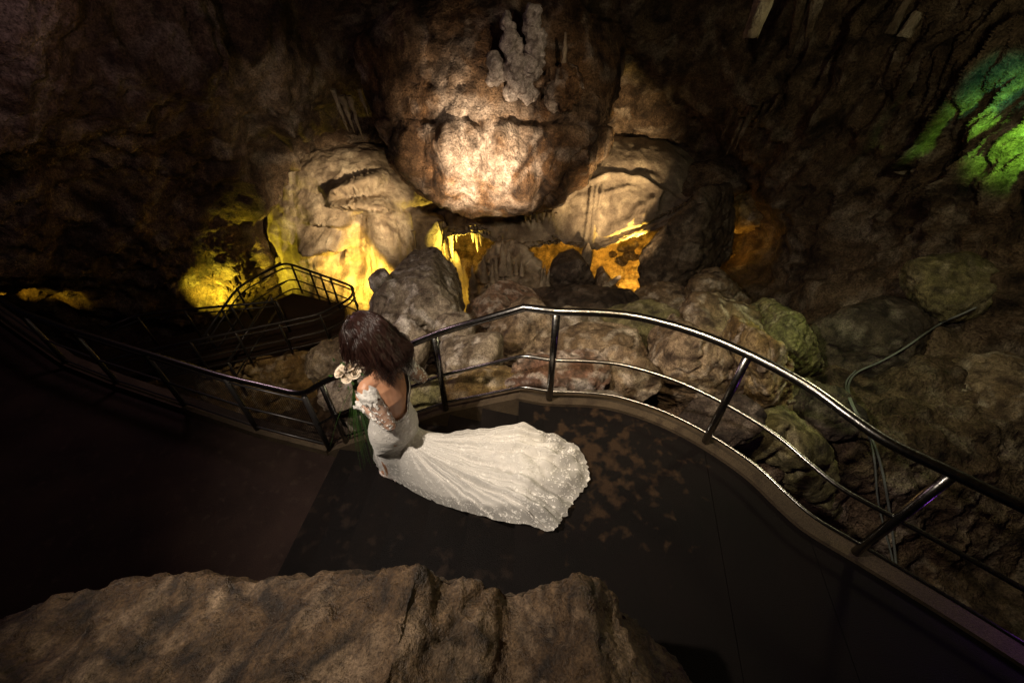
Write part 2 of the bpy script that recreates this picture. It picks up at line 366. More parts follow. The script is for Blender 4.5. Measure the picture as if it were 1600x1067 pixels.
# cave roof and rear wall above and behind the camera (closes the chamber)
def build_roof():
    nu, nv = 90, 60
    th = np.linspace(-math.pi, math.pi, nu); ph = np.linspace(0.02, 1.0, nv)
    gt, gp = np.meshgrid(th, ph); gt = gt.ravel(); gp = gp.ravel()
    P = np.stack([9.5*np.sin(gp*math.pi/2)*np.cos(gt)+0.5, 4.0+9.5*np.sin(gp*math.pi/2)*np.sin(gt), 2.3+4.6*np.cos(gp*math.pi/2)], 1)
    P[:, 2] += 0.8*fbm(P*0.4, 4, 21)+0.35*ridged(P*0.9, 3, 22)
    o = mesh_obj('cave_roof', P, grid_faces(nu, nv), M['wall']); tag(o, 'dark rock roof of the cave', kind='structure')
build_roof()

# ================================================================== BIG FORMATIONS
def formation(name, c, rad, mat, disp, sub=6, cut=None, label='', cat='rock formation', rot=0.0, power=2.0, shape=None):
    v, f = ico(sub); c = np.array(c)
    k = (np.abs(v)**power).sum(1)**(-1/power)
    loc = v*k[:, None]*np.array(rad)
    if rot:
        ca, sa = math.cos(rot), math.sin(rot)
        loc = np.stack([loc[:, 0]*ca-loc[:, 2]*sa, loc[:, 1], loc[:, 0]*sa+loc[:, 2]*ca], 1)
    if shape is not None: loc = shape(loc)
    P = c+loc
    n = normals(P, f)
    u, vv = proj(P)
    P = disp(P, n, u, vv)
    if cut is not None: P = cut(P)
    o = mesh_obj(name, P, f, mat, loc=tuple(c)); tag(o, label, cat)
    return o, P
def g2(u, v, cu, cv, su, sv): return np.exp(-((u-cu)/su)**2-((v-cv)/sv)**2)
def edge(u, pts):
    return np.interp(u, [p[0] for p in pts], [p[1] for p in pts])

# --- the big overhanging rock in the middle
def d_hang(P, n, u, v):
    d = 0.20*fbm(P*0.7, 3, 31)+0.07*ridged(P*np.array([1.2, 1.2, .8]), 3, 32)+0.05*fbm(P*3.5, 5, 33, .62)
    fl = perlin(np.stack([u*0.035, v*0.006, u*0], 1), 34)
    d += (0.20*fl+0.08*perlin(np.stack([u*0.10, v*0.012, u*0], 1), 41))*smooth(185, 215, v)*(1-smooth(290, 325, v))
    vw = v+11*perlin(np.stack([u*0.018, v*0.02, u*0], 1), 35)+3*perlin(np.stack([u*0.07, v*0.05, u*0], 1), 40)
    d -= 0.22*np.exp(-((vw-189-0.03*(u-770))/(2.6+1.2*perlin(np.stack([u*0.05, u*0, u*0], 1), 38)))**2)*smooth(-.45, .15, perlin(np.stack([u*0.02, u*0+3, u*0], 1), 39))                      # bedding crack
    for (a0, b0, a1, b1, dep) in ((925, 200, 850, 320, .22), (880, 215, 845, 300, .15), (752, 190, 758, 270, .15), (690, 250, 735, 300, .12)):
        t = np.clip((v-b0)/(b1-b0), 0, 1); uc = a0+(a1-a0)*t+6*perlin(np.stack([u*0+1, v*0.06, u*0], 1), 36)
        d -= dep*np.exp(-((u-uc)/3.5)**2)*smooth(b0-8, b0+5, v)*(1-smooth(b1-5, b1+8, v))
    d += 0.12*g2(u, v, 700, 235, 28, 40)+0.10*g2(u, v, 780, 250, 25, 45)-0.12*g2(u, v, 665, 230, 14, 40)
    return P+n*d[:, None]
def hang_shape(L):
    t = smooth(-0.1, 0.5, L[:, 2]); x = L[:, 0]
    L = L.copy(); L[:, 0] = x*(1+0.35*t*smooth(0.2, 1.6, L[:, 2])); L[:, 2] = np.where(L[:, 2] > 0, L[:, 2]*1.35, L[:, 2])
    L[:, 1] += 0.5*t*smooth(0.1, 1.2, L[:, 2]); return L
c = at(768, 196, 11.2)
hang, hangP = formation('hanging_rock', c, (2.55, 1.7, 2.05), M['hang'], d_hang, 7, label='huge brown rounded rock hanging from the roof with pale streaked face', cat='hanging rock', power=2.3, shape=hang_shape)

hu, hv_ = proj(hangP); pa_ = hang.data.attributes['pale']; arr = np.zeros(len(hangP), np.float32); pa_.data.foreach_get('value', arr)
st_ = perlin(np.stack([hu*0.06, hv_*0.008, hu*0], 1), 37)
arr = np.clip(arr*0.6+0.14+(0.40*g2(hu, hv_, 722, 242, 34, 58)+0.32*g2(hu, hv_, 790, 258, 40, 52)+0.22*g2(hu, hv_, 740, 168, 90, 16))*(1+1.2*st_)-0.02, 0, 1).astype(np.float32); pa_.data.foreach_set('value', arr)
# --- flowstone mound on the left
def d_mound(P, n, u, v):
    d = 0.16*fbm(P*0.8, 3, 41)+0.035*ridged(P*2.5, 4, 42)+0.02*fbm(P*7, 3, 43)
    fl = perlin(np.stack([u*0.10, v*0.010, u*0], 1), 44)+0.6*perlin(np.stack([u*0.22, v*0.02, u*0], 1), 45)
    d += 0.09*fl*smooth(330, 400, v)
    # shelves with ragged lower lips
    jag = 4.0*perlin(np.stack([u*0.25, u*0, u*0], 1), 46)+3.0*perlin(np.stack([u*0.6, u*0, u*0], 1), 47)
    for cu, cv, su, hgt, amp, sl in ((562, 300, 38, 13, .60, -.25), (566, 328, 46, 13, .80, .10), (508, 390, 30, 13, .65, .12), (512, 352, 30, 14, .25, .1), (650, 322, 36, 22, .25, .2)):
        lip = cv+sl*(u-cu)+jag
        prof = smooth(lip-hgt*2.4, lip-2, v)*(1-smooth(lip-1, lip+3, v))
        d += amp*prof*np.exp(-((u-cu)/su)**4)
        d -= 0.55*amp*smooth(lip, lip+3, v)*(1-smooth(lip+6, lip+26, v))*np.exp(-((u-cu)/(su*.85))**4)
    d -= 0.75*g2(u, v, 516, 404, 11, 19)                       # hole under the lowest lip
    t = np.clip((v-335)/110, 0, 1)                            # tall shadowed recess
    d -= 0.55*smooth(330, 342, v)*(1-smooth(425, 455, v))*np.exp(-((u-(558-6*t))/(13+24*t))**2)
    # buttress and columns on the right flank
    t2 = np.clip((v-330)/130, 0, 1)
    d += 0.42*np.exp(-((u-(585+52*t2))/(15+22*t2))**2)*smooth(322, 340, v)
    d += 0.34*np.exp(-((u-672)/12)**2)*smooth(325, 345, v)
    d -= 0.30*np.exp(-((u-651)/5)**2)*smooth(320, 350, v)
    d -= 0.22*np.exp(-((u-690)/4)**2)*smooth(350, 380, v)
    return P+n*d[:, None]
c = at(570, 400, 11.9)
mound, moundP = formation('flowstone_mound', c, (2.55, 1.9, 3.25), M['flow'], d_mound, 7, label='tall pale flowstone mound with ragged shelves lit yellow from below', cat='flowstone', power=2.25)

# --- pale dome on the right with a bright ragged lower lip, and the arch that joins it to the left
LIP = [(640, 400), (688, 398), (697, 372), (715, 358), (745, 354), (768, 368), (800, 384), (850, 380), (905, 383), (935, 378), (965, 364), (1010, 350), (1060, 326), (1095, 306), (1150, 290)]
def d_dome(P, n, u, v):
    d = 0.10*fbm(P*0.7, 3, 51)+0.02*fbm(P*5, 4, 53)
    ve = v+4*perlin(np.stack([u*0.05, v*0.05, u*0], 1), 54)
    r1 = edge(u, [(870, 330), (900, 292), (950, 272), (1000, 277), (1040, 300), (1060, 318)])
    r2 = edge(u, [(930, 305), (952, 300), (985, 290), (1000, 292)])
    d += 0.13*np.exp(-((ve-r1)/5.0)**2)*smooth(860, 885, u)*(1-smooth(1040, 1065, u))
    d += 0.08*np.exp(-((ve-r2)/3.0)**2)*smooth(925, 940, u)*(1-smooth(985, 1005, u))
    # drapery curtain
    t = np.clip((v-285)/90, 0, 1)
    for uc in (934, 928, 921):
        d += 0.13*np.exp(-((u-(uc+(9-18*t)*(1 if uc == 934 else .6)))/2.4)**2)*smooth(280, 300, v)
    for (a0, b0, a1, b1) in ((1000, 318, 980, 345), (1018, 308, 1000, 335), (880, 318, 868, 335), (1030, 300, 1020, 330)):
        t = np.clip((v-b0)/(b1-b0), 0, 1)
        d += 0.20*np.exp(-((u-(a0+(a1-a0)*t))/5)**2)*smooth(b0-6, b0+4, v)*(1-smooth(b1-3, b1+4, v))
    d -= 0.10*g2(u, v, 932, 253, 8, 8)+0.10*g2(u, v, 1010, 262, 22, 6)
    l = edge(u, LIP)+4.0*perlin(np.stack([u*0.16, u*0, u*0], 1), 55)
    d += 0.20*smooth(l-26, l-9, v)*(1-smooth(l-6, l+2, v))*smooth(930, 965, u)
    return P+n*d[:, None]
def cutter(Yref, seed):
    def cut(P):
        u, v = proj(P)
        l = edge(u, LIP)+3.0*perlin(np.stack([u*0.13, u*0, u*0], 1), seed)+2.5*perlin(np.stack([u*0.4, u*0, u*0], 1), seed+1)
        U = 533.5-l; dy = U*SP+FPX*CP; dz = U*CP-FPX*SP
        zl = CH+dz*(P[:, 1]*0+Yref)/dy
        rough = 0.05*fbm(P*3, 3, seed+2)
        below = P[:, 2] < zl
        P = P.copy(); P[:, 2] = np.where(below, zl+0.10*np.tanh((P[:, 2]-zl)*0.6)+rough*below, P[:, 2])
        return P
    return cut
c = at(958, 365, 12.6)
dome, domeP = formation('flowstone_dome', c, (2.75, 2.0, 2.9), M['dome'], d_dome, 7, cut=cutter(10.75, 60), label='smooth grey brown rock dome with glowing yellow lower lip', cat='flowstone', power=2.2)
def d_arch(P, n, u, v):
    d = 0.14*fbm(P*1.0, 3, 61)+0.06*ridged(P*2.6, 4, 62)+0.03*fbm(P*6, 3, 63)
    d += 0.10*perlin(np.stack([u*0.12, v*0.012, u*0], 1), 64)*smooth(320, 340, v)
    return P+n*d[:, None]
c = at(775, 372, 12.3)
arch, archP = formation('rock_arch', c, (2.25, 1.35, 1.35), M['flow'], d_arch, 6, cut=cutter(11.1, 66), label='low yellow lit rock arch with stalactites beneath the hanging rock', cat='rock arch', power=2.4)
c = at(985, 190, 12.6)
def d_lump(P, n, u, v):
    return P+n*(0.25*fbm(P*0.8, 3, 71)+0.12*ridged(P*1.4, 4, 72)+0.04*fbm(P*5, 3, 73))[:, None]

# ------------------------------------------------------------------ stalactites / stalagmites
def spike(top, length, r, seed, up=False, lean=(0, 0), rings=9, seg=9, blunt=0.08):
    rng = np.random.RandomState(seed); V = []
    for i in range(rings):
        t = i/(rings-1); rr = r*((1-t)**0.8*(1-blunt)+blunt)*(1+0.22*rng.uniform(-1, 1))
        z = length*t*(1 if up else -1)
        cx, cy = lean[0]*t+0.12*r*rng.uniform(-1, 1), lean[1]*t+0.12*r*rng.uniform(-1, 1)
        for k in range(seg):
            a = 2*math.pi*k/seg; q = rr*(1+0.15*rng.uniform(-1, 1))
            V.append((top[0]+cx+q*math.cos(a), top[1]+cy+q*math.sin(a), top[2]+z))
    F = [[i*seg+k, i*seg+(k+1) % seg, (i+1)*seg+(k+1) % seg, (i+1)*seg+k] for i in range(rings-1) for k in range(seg)]
    F.append(list(range(seg))); F.append([(rings-1)*seg+k for k in range(seg)])
    return V, F
def hang_on(parent, mat, u, v, Y, lpx, wpx, seed, up=False, leanpx=0, name=None):
    s = mpp(v, Y); p = at(u, v, Y)
    V, F = spike(p, lpx*s*1.18, wpx*s/2, seed, up, (leanpx*s, 0))
    return mesh_obj(name or ('stalagmite' if up else 'stalactite'), V, F, mat, parent, loc=tuple(p))
rnd = random.Random(3)
for (u0, u1, n, l0, l1, Yf, par, mt) in ((692, 712, 5, 12, 32, 11.0, arch, 'flow'), (728, 768, 9, 6, 16, 11.0, arch, 'flow'), (776, 880, 16, 3, 9, 11.05, arch, 'flow'),
                                        (885, 938, 14, 4, 12, 10.75, dome, 'flow'), (940, 1085, 26, 3, 10, 10.75, dome, 'flow')):
    for k in range(n):
        u = u0+(u1-u0)*(k+rnd.random())/n
        hang_on(par, M[mt], u, edge(u, LIP)-4, Yf, rnd.uniform(l0, l1), rnd.uniform(3, 6), k*7+int(u0))
for (u, v, l, wd) in ((703, 366, 44, 10), (744, 358, 36, 9), (750, 358, 26, 8), (738, 358, 20, 7)):
    hang_on(arch, M['flow'], u, v, 10.95, l, wd, u)
for (u, l) in ((822, 14), (829, 12), (840, 16), (850, 13), (858, 10), (868, 8)):
    hang_on(arch, M['flow'], u, 330+abs(u-845)*0.1, 10.7, l, 6, u)
for (u, v, l, wd) in ((600, 420, 50, 7), (612, 410, 58, 9), (622, 418, 52, 8), (634, 405, 66, 10), (640, 425, 45, 7), (670, 400, 70, 12), (680, 410, 60, 9), (695, 355, 38, 7), (688, 345, 30, 8), (645, 360, 40, 6)):
    hang_on(mound, M['flow'], u, v, 10.15 if u < 660 else 10.4, l*0.75, wd, u)

# tall bright stalagmite in the grotto
o = empty('grotto_stalagmite', at(722, 470, 11.4)); tag(o, 'brightly lit yellow stalagmite column standing inside the small grotto', 'stalagmite')
for (u, v, l, wd) in ((720, 478, 84, 34), (713, 478, 74, 22), (729, 478, 62, 26), (703, 470, 36, 12), (697, 468, 28, 10), (725, 486, 40, 44)):
    hang_on(o, M['flow'], u, v, 11.4, l, wd, u+5, True, name='spire')

# white calcite columns high on the wall
def lump_chain(name, pts, label, mat, seed, sub=3, cat='calcite column', Y=9.6):
    """one continuous knobbly mesh along pixel points (u, v, radius px)"""
    P0 = at(pts[len(pts)//2][0], pts[len(pts)//2][1], Y)
    r = empty(name, tuple(P0)) if False else None
    bm = bmesh.new()
    dense = []
    for a, b in zip(pts[:-1], pts[1:]):
        if a is None or b is None: continue
        for k in range(6): t = k/6; dense.append(tuple(a[i]+(b[i]-a[i])*t for i in range(3)))
    vv, ff = ico(sub); V = []; F = []; rg = np.random.RandomState(seed)
    for (u, v, rp) in dense:
        s = mpp(v, Y); cc = np.array(at(u+rg.uniform(-2, 2), v, Y+rg.uniform(-.06, .06)))
        V.append(vv*np.array([rp*s, rp*s*1.0, rp*s*1.15])*rg.uniform(.8, 1.15)+cc); F.append(ff+len(vv)*(len(V)-1))
    V = np.concatenate(V); F = np.concatenate(F)
    o = mesh_obj(name, V, F, mat, loc=tuple(P0)); tag(o, label, cat)
    rm = o.modifiers.new('r', 'REMESH'); rm.mode = 'VOXEL'; rm.voxel_size = 0.025
    dg = bpy.context.evaluated_depsgraph_get(); me = bpy.data.meshes.new_from_object(o.evaluated_get(dg)); o.modifiers.clear()
    nv = len(me.vertices); co = np.zeros(nv*3, np.float32); me.vertices.foreach_get('co', co); co = co.reshape(-1, 3).astype(float)
    no = np.zeros(nv*3, np.float32); me.vertices.foreach_get('normal', no); no = no.reshape(-1, 3)
    co = co+no*(0.06*fbm(co*5+seed, 3, 81)+0.05*ridged(co*7+seed, 3, 82))[:, None]
    me.vertices.foreach_set('co', co.astype(np.float32).ravel()); me.update()
    me.polygons.foreach_set('use_smooth', np.ones(len(me.polygons), bool))
    if not me.materials: me.materials.append(mat)
    for nm in ('tone', 'mott', 'pale', 'streak'):
        if nm in me.attributes: me.attributes.remove(me.attributes[nm])
    rock_fields(me, mat['rock'])
    o.data = me
    return o
lump_chain('calcite_column', [(792, 30, 7), (797, 55, 7), (800, 75, 11), (805, 100, 13), (812, 120, 14), (824, 152, 9)], 'white knobbly calcite column forking upward on the dark wall', M['calc'], 1, Y=9.7)
lump_chain('calcite_column', [(834, 26, 11), (830, 52, 9), (842, 58, 8), (838, 85, 10), (826, 112, 12), (808, 128, 11), (796, 150, 6)], 'white calcite column with square head, right arm of the fork', M['calc'], 2, Y=9.72)
lump_chain('calcite_boss', [(770, 88, 3), (775, 105, 9), (778, 116, 11), (768, 124, 6), (786, 118, 6)], 'small white pointed calcite knob left of the forked column', M['calc'], 3, Y=9.75, cat='calcite')
lump_chain('calcite_boss', [(868, 118, 7), (880, 113, 8), (896, 116, 7), (892, 140, 14), (868, 142, 13), (864, 158, 10), (888, 156, 12)], 'pale squarish calcite block right of the forked column', M['hang'], 4, Y=9.85, cat='calcite')
p = at(880, 112, 9.8); V, F = spike(p, 0.62, 0.055, 5, True, blunt=.4)
tag(mesh_obj('thin_stalagmite', V, F, M['flow'], loc=tuple(p)), 'thin upright stalagmite standing on the pale calcite block', 'stalagmite')

# broken stalactite and companions at the top right
def big_tac(name, u0, v0, u1, v1, w0, w1, Y, label, mat, seed):
    a, b = at(u0, v0, Y), at(u1, v1, Y); n = 14; rg = np.random.RandomState(seed); seg = 14; V = []
    for i in range(n):
        t = i/(n-1); pc = a.lerp(b, t); s = mpp(v0, Y)
        for k in range(seg):
            an = 2*math.pi*k/seg; rr = (w0+(w1-w0)*t)*s/2*(1+.10*math.sin(3*an+seed)+.06*math.sin(5*an+t*3)+.05*rg.uniform(-1, 1))
            V.append((pc[0]+rr*math.cos(an), pc[1]+rr*math.sin(an), pc[2]+(0.03*rg.uniform(-1, 1) if i == n-1 else 0)))
    F = [[i*seg+k, i*seg+(k+1) % seg, (i+1)*seg+(k+1) % seg, (i+1)*seg+k] for i in range(n-1) for k in range(seg)]
    F.append([(n-1)*seg+k for k in range(seg)]); F.append(list(range(seg))[::-1])
    tag(mesh_obj(name, V, F, mat, loc=tuple(a)), label, 'stalactite')
big_tac('broken_stalactite', 1222, -70, 1172, 58, 34, 25, 6.2, 'thick snapped off stalactite hanging at the top edge', M['flow'], 1)
big_tac('stalactite', 1262, -40, 1232, 90, 26, 9, 8.6, 'dim slender stalactite right of the snapped one', M['wall'], 2)
big_tac('stalactite', 1285, -40, 1262, 60, 30, 10, 8.4, 'dim stout stalactite second right of the snapped one', M['wall'], 3)
for k, (u, v, l, wd, lab) in enumerate(((1402, 60, 78, 15, 'leaning stalagmite by the upper right alcove, the taller one'), (1422, 62, 52, 20, 'stubby stalagmite in the upper right alcove'),
        (1412, 268, 40, 13, 'thin green lit stalagmite on the right hand ledge'), (1436, 266, 26, 13, 'short green lit stalagmite beside the thin one on the ledge'))):
    Y = 6.6 if v < 100 else 6.3
    p = on_shell(u, v, 0.05); s = mpp(v, p[1]); V, F = spike(p, l*s*1.2, wd*s/2, k+50, True, (12*s if v > 100 else 4*s, 0), rings=12, seg=11, blunt=.2)
    tag(mesh_obj('stalagmite', V, F, M['flow'], loc=tuple(p)), lab, 'stalagmite')
for k, (u, v, l, wd) in enumerate(((520, 140, 62, 9), (533, 150, 55, 12), (545, 150, 66, 10), (560, 140, 40, 7), (528, 165, 40, 7))):
    labs = ['left', 'second', 'longest middle', 'right hand', 'short']
    p = at(u, v, 10.2); s = mpp(v, 10.2); V, F = spike(p, l*s, wd*s/2, k+80, False, (0.1, 0))
    tag(mesh_obj('stalactite', V, F, M['flow'], loc=tuple(p)), 'thin stalactite left of the hanging rock, the %s one of the cluster' % labs[k], 'stalactite', 'stalactites left of the hanging rock')

for k, (u, v, l, wd, w_) in enumerate(((1166, 150, 52, 9, 'leftmost'), (1180, 160, 62, 10, 'second'), (1196, 150, 72, 12, 'third and longest'), (1212, 150, 58, 9, 'fourth'), (1230, 140, 46, 9, 'rightmost'))):
    p = on_shell(u, v, 0.12); s_ = mpp(v, p[1]); V, F = spike(p, l*s_, wd*s_/2, k+130, False, (-0.12, 0), rings=12)
    tag(mesh_obj('stalactite', V, F, M['wall'], loc=tuple(p)), 'dim thin stalactite high on the right wall, %s of five' % w_, 'stalactite', 'stalactites on the right wall')
# ================================================================== BOULDERS
def boulder(name, u, v, Y, wpx, hpx, dep, mat, label, seed, rot=0.0, planes=13, sub=5, noise=1.0, flat=None, cat='boulder', sharp=0.9, tilt=0.0):
    vtx, f = ico(sub); rg = np.random.RandomState(seed)
    nn = rg.normal(size=(planes, 3)); nn /= np.linalg.norm(nn, axis=1)[:, None]
    off = rg.uniform(0.62, 0.95, planes)
    if flat is not None: nn = np.vstack([nn, [0, 0, 1.0]]); off = np.append(off, flat)
    dots = vtx @ nn.T
    r = np.where(dots > 0.05, off/np.maximum(dots, 0.05), 9.0)
    k = 34.0*sharp
    r = -np.log(np.exp(-k*np.minimum(r, 3)).sum(1)+np.exp(-k*1.05))/k
    L = vtx*r[:, None]
    s = mpp(v, Y); R = np.array([wpx*s/2*1.12, dep/2*1.12, hpx*s/2*1.22])
    L = L*R
    ca, sa = math.cos(rot), math.sin(rot)
    L = np.stack([L[:, 0]*ca-L[:, 2]*sa, L[:, 1], L[:, 0]*sa+L[:, 2]*ca], 1)
    if tilt:
        ca, sa = math.cos(tilt), math.sin(tilt); L = np.stack([L[:, 0], L[:, 1]*ca-L[:, 2]*sa, L[:, 1]*sa+L[:, 2]*ca], 1)
    n = normals(L, f); sz = float(np.mean(R))
    q = L/sz+seed*3.1
    bed = rg.normal(size=3); bed /= np.linalg.norm(bed)
    ph = (q @ bed)*3.2+0.9*fbm(q*0.9, 3, 95)
    saw = ph-np.floor(ph); saw = saw*smooth(0, 0.12, 1-saw)
    d = sz*noise*(0.085*fbm(q*1.1, 3, 91)+0.05*(saw-0.5)+0.03*ridged(q*2.4, 3, 92, .5)+0.026*fbm(q*6, 4, 93, .66)+0.008*ridged(q*11, 2, 97))
    cr = np.abs(perlin(q*1.4+9, 94)+0.15*perlin(q*6, 96)); d -= sz*noise*0.10*np.exp(-(cr/0.028)**2)
    L = L+n*d[:, None]
    c = np.array(at(u, v, Y))
    o = mesh_obj(name, L+c, f, mat, loc=tuple(c)); tag(o, label, cat)
    return o
B = boulder
def hull_rock(name, outline, Y, dep, mat, label, seed, ridge=(), noise=1.0, cat='boulder', vox=None, squeeze=0.7):
    """angular rock: convex body through an outline, nearer ridge points and a smaller back face, then weathered"""
    cu = sum(p[0] for p in outline)/len(outline); cv = sum(p[1] for p in outline)/len(outline)
    pts = [at(p[0], p[1], p[2] if len(p) > 2 else Y) for p in outline]+[at(*p) for p in ridge]
    c = at(cu, cv, Y+dep*.4)
    for p in outline:
        q = at(p[0], p[1], p[2] if len(p) > 2 else Y); pts.append(q.lerp(c, 1-squeeze)+Vector((0, dep, -0.15*dep)))
    bm = bmesh.new()
    for p in pts: bm.verts.new(p-c)
    r = bmesh.ops.convex_hull(bm, input=bm.verts); bmesh.ops.delete(bm, geom=list({g for g in list(r['geom_interior'])+list(r['geom_unused']) if isinstance(g, bmesh.types.BMVert)}), context='VERTS')
    me = bpy.data.meshes.new(name); bm.to_mesh(me); bm.free()
    o = bpy.data.objects.new('tmp', me); COL.objects.link(o)
    ext = np.array([list(p) for p in pts]); sz = float(np.ptp(ext, axis=0)[[0, 2]].mean())/2
    rm = o.modifiers.new('r', 'REMESH'); rm.mode = 'VOXEL'; rm.voxel_size = vox or sz/34; sm = o.modifiers.new('s', 'SMOOTH'); sm.factor = .5; sm.iterations = 3
    bpy.context.view_layer.update(); dg = bpy.context.evaluated_depsgraph_get(); m2 = bpy.data.meshes.new_from_object(o.evaluated_get(dg)); bpy.data.objects.remove(o)
    n = len(m2.vertices); co = np.zeros(n*3, np.float32); m2.vertices.foreach_get('co', co); L = co.reshape(-1, 3).astype(float)
    no = np.zeros(n*3, np.float32); m2.vertices.foreach_get('normal', no); no = no.reshape(-1, 3)
    q = L/sz+seed*3.1; rg = np.random.RandomState(seed); bed = rg.normal(size=3); bed /= np.linalg.norm(bed)
    ph = (q @ bed)*2.8+0.9*fbm(q*0.9, 3, 95); saw = ph-np.floor(ph); saw = saw*smooth(0, 0.12, 1-saw)
    d = sz*noise*(0.06*fbm(q*1.2, 3, 91)+0.035*(saw-0.5)+0.02*ridged(q*2.6, 3, 92, .5)+0.024*fbm(q*6, 4, 93, .66)+0.008*ridged(q*11, 2, 97))
    cr = np.abs(perlin(q*1.3+9, 94)+0.15*perlin(q*6, 96)); d -= sz*noise*0.09*np.exp(-(cr/0.026)**2)
    L = L+no*d[:, None]; m2.vertices.foreach_set('co', L.astype(np.float32).ravel()); m2.update()
    m2.polygons.foreach_set('use_smooth', np.ones(len(m2.polygons), bool)); m2.materials.clear(); m2.materials.append(mat); rock_fields(m2, mat['rock'])
    m2.name = name; o = bpy.data.objects.new(name, m2); COL.objects.link(o); o.location = c; tag(o, label, cat)
    return o
hull_rock('boulder', [(576, 474), (590, 456), (609, 441), (640, 440), (669, 436), (682, 447), (714, 484), (730, 520), (690, 560), (640, 575), (590, 560), (570, 520)], 4.9, 1.5, M['gray'], 'large grey flat topped boulder beyond the bride, knob on its crest', 101, [(636, 498, 4.5), (712, 494, 4.55), (660, 535, 4.4), (600, 500, 4.55)], vox=0.025)
B('knob_rock', 597, 441, 5.0, 37, 40, 0.24, M['gray'], 'small rounded rock perched on top of the flat topped boulder', 102, 0, 9, 4, 0.8, cat='rock')
B('boulder', 630, 548, 3.75, 66, 110, 0.7, M['gray'], 'pale upright slab leaning just past the bride, under the handrail', 103, -0.35, 9, 5, 0.7)
B('boulder', 738, 572, 3.45, 110, 100, 0.8, M['gray'], 'speckled grey boulder between the two middle posts, below the handrail', 104, 0.2, 12, 5)
B('boulder', 672, 628, 3.0, 80, 90, 0.6, M['moss'], 'dark olive rock in shadow right behind the bride', 105, 0.1, 10, 5)
B('rock_slab', 800, 474, 6.3, 96, 34, 0.9, M['red'], 'reddish tilted slab just above the bend of the handrail', 106, -0.30, 8, 5, 0.6, cat='rock slab')
B('rock_slab', 762, 492, 5.8, 70, 44, 0.7, M['red'], 'small reddish wedge left of the tilted slab', 107, 0.3, 8, 5, 0.7, cat='rock slab')
B('boulder', 826, 522, 4.4, 112, 80, 0.9, M['tan'], 'brown cracked boulder under the rail, left of the middle post', 108, 0.1, 11, 5)
B('boulder', 903, 516, 4.4, 78, 66, 0.6, M['gray'], 'small grey boulder right of the middle post beneath the top rail', 109, 0.2, 10, 5)
B('boulder', 766, 614, 2.98, 126, 62, 0.55, M['ochre'], 'ochre rock low behind the second post beside the kerb', 110, -0.1, 11, 5)
B('boulder', 866, 588, 3.1, 156, 80, 0.6, M['red'], 'reddish lumpy boulder behind the middle post between the lower rails', 111, 0.05, 13, 6)
B('boulder', 940, 545, 3.85, 165, 46, 0.7, M['tan'], 'long brown rock lying across the heap behind the middle post', 112, 0.12, 10, 5)
B('boulder', 972, 590, 3.2, 104, 84, 0.6, M['tan'], 'tan faceted boulder just right of the reddish lumpy one', 113, -0.2, 11, 5)
B('boulder', 1000, 524, 4.5, 128, 66, 0.9, M['moss'], 'olive brown boulder under the crest of the curved top rail', 114, 0.1, 10, 5)
hull_rock('boulder', [(1012, 620), (1018, 568), (1042, 543), (1078, 517), (1131, 548), (1160, 590), (1155, 640), (1100, 660), (1040, 640)], 3.4, 0.7, M['tan'], 'large tan boulder crossed by the shadow of the handrail', 115, [(1045, 590, 3.15), (1095, 575, 3.2), (1120, 620, 3.1)])
hull_rock('boulder', [(1158, 615), (1150, 560), (1180, 520), (1228, 543), (1238, 575), (1241, 610), (1232, 642), (1186, 655), (1160, 640)], 3.45, 0.7, M['ochre'], 'yellow brown boulder right of the leaning post', 116, [(1190, 575, 3.2), (1200, 625, 3.15)])
B('boulder', 1128, 514, 4.7, 140, 78, 1.0, M['tan'], 'smooth brown boulder behind the top rail left of the green one', 117, -0.25, 10, 5)
hull_rock('boulder', [(1194, 520), (1233, 494), (1252, 497), (1271, 520), (1289, 572), (1268, 604), (1236, 600), (1205, 570)], 4.4, 0.8, M['moss'], 'green tinted boulder above the curved handrail on the right', 118, [(1243, 545, 4.1), (1238, 570, 4.1)])
B('boulder', 1118, 655, 2.75, 116, 70, 0.5, M['dark'], 'dark cracked rock at the foot of the leaning post', 119, 0.3, 12, 5)
hull_rock('boulder', [(1148, 690), (1190, 672), (1235, 662), (1285, 690), (1303, 740), (1342, 790), (1345, 850), (1320, 880), (1250, 812), (1195, 752)], 2.75, 0.8, M['moss'], 'big smooth mossy boulder below the rails on the right', 120, [(1250, 720, 2.55), (1300, 800, 2.45)], noise=0.7)
B('boulder', 1290, 640, 3.2, 90, 76, 0.6, M['dark'], 'dark rock wedged above the mossy boulder', 121, 0.2, 11, 5)
B('boulder', 1525, 640, 3.9, 250, 150, 1.5, M['tan'], 'broad dim boulder on the far right beyond the cable', 122, 0.15, 10, 6, 0.8)
B('boulder', 1600, 830, 2.75, 130, 210, 1.0, M['tan'], 'dim tall block at the right edge of the picture', 123, 0.1, 10, 5)
B('boulder', 1345, 528, 5.0, 180, 100, 1.2, M['dark'], 'dark boulder to the left of the bending cable', 124, 0.1, 11, 5)
B('boulder', 1478, 450, 5.3, 112, 84, 0.9, M['moss'], 'rounded dark boulder near the far end of the cable', 125, 0.1, 10, 5)
B('boulder', 452, 592, 7.3, 226, 128, 2.2, M['ochre'], 'long yellowish boulder under the dark walkway left of the bride', 128, 0.13, 10, 6, 0.8)
B('boulder', 560, 626, 3.35, 120, 90, 0.7, M['gray'], 'grey rock behind the left posts below the bouquet', 129, 0.15, 11, 5)
B('boulder', 535, 568, 6.0, 90, 80, 1.0, M['gray'], 'pale patched rock under the end of the dark walkway', 130, 0.3, 11, 5)
B('boulder', 708, 520, 4.3, 60, 50, 0.5, M['gray'], 'small rock tucked between the grey boulder and the reddish wedge', 131, 0.3, 9, 5)
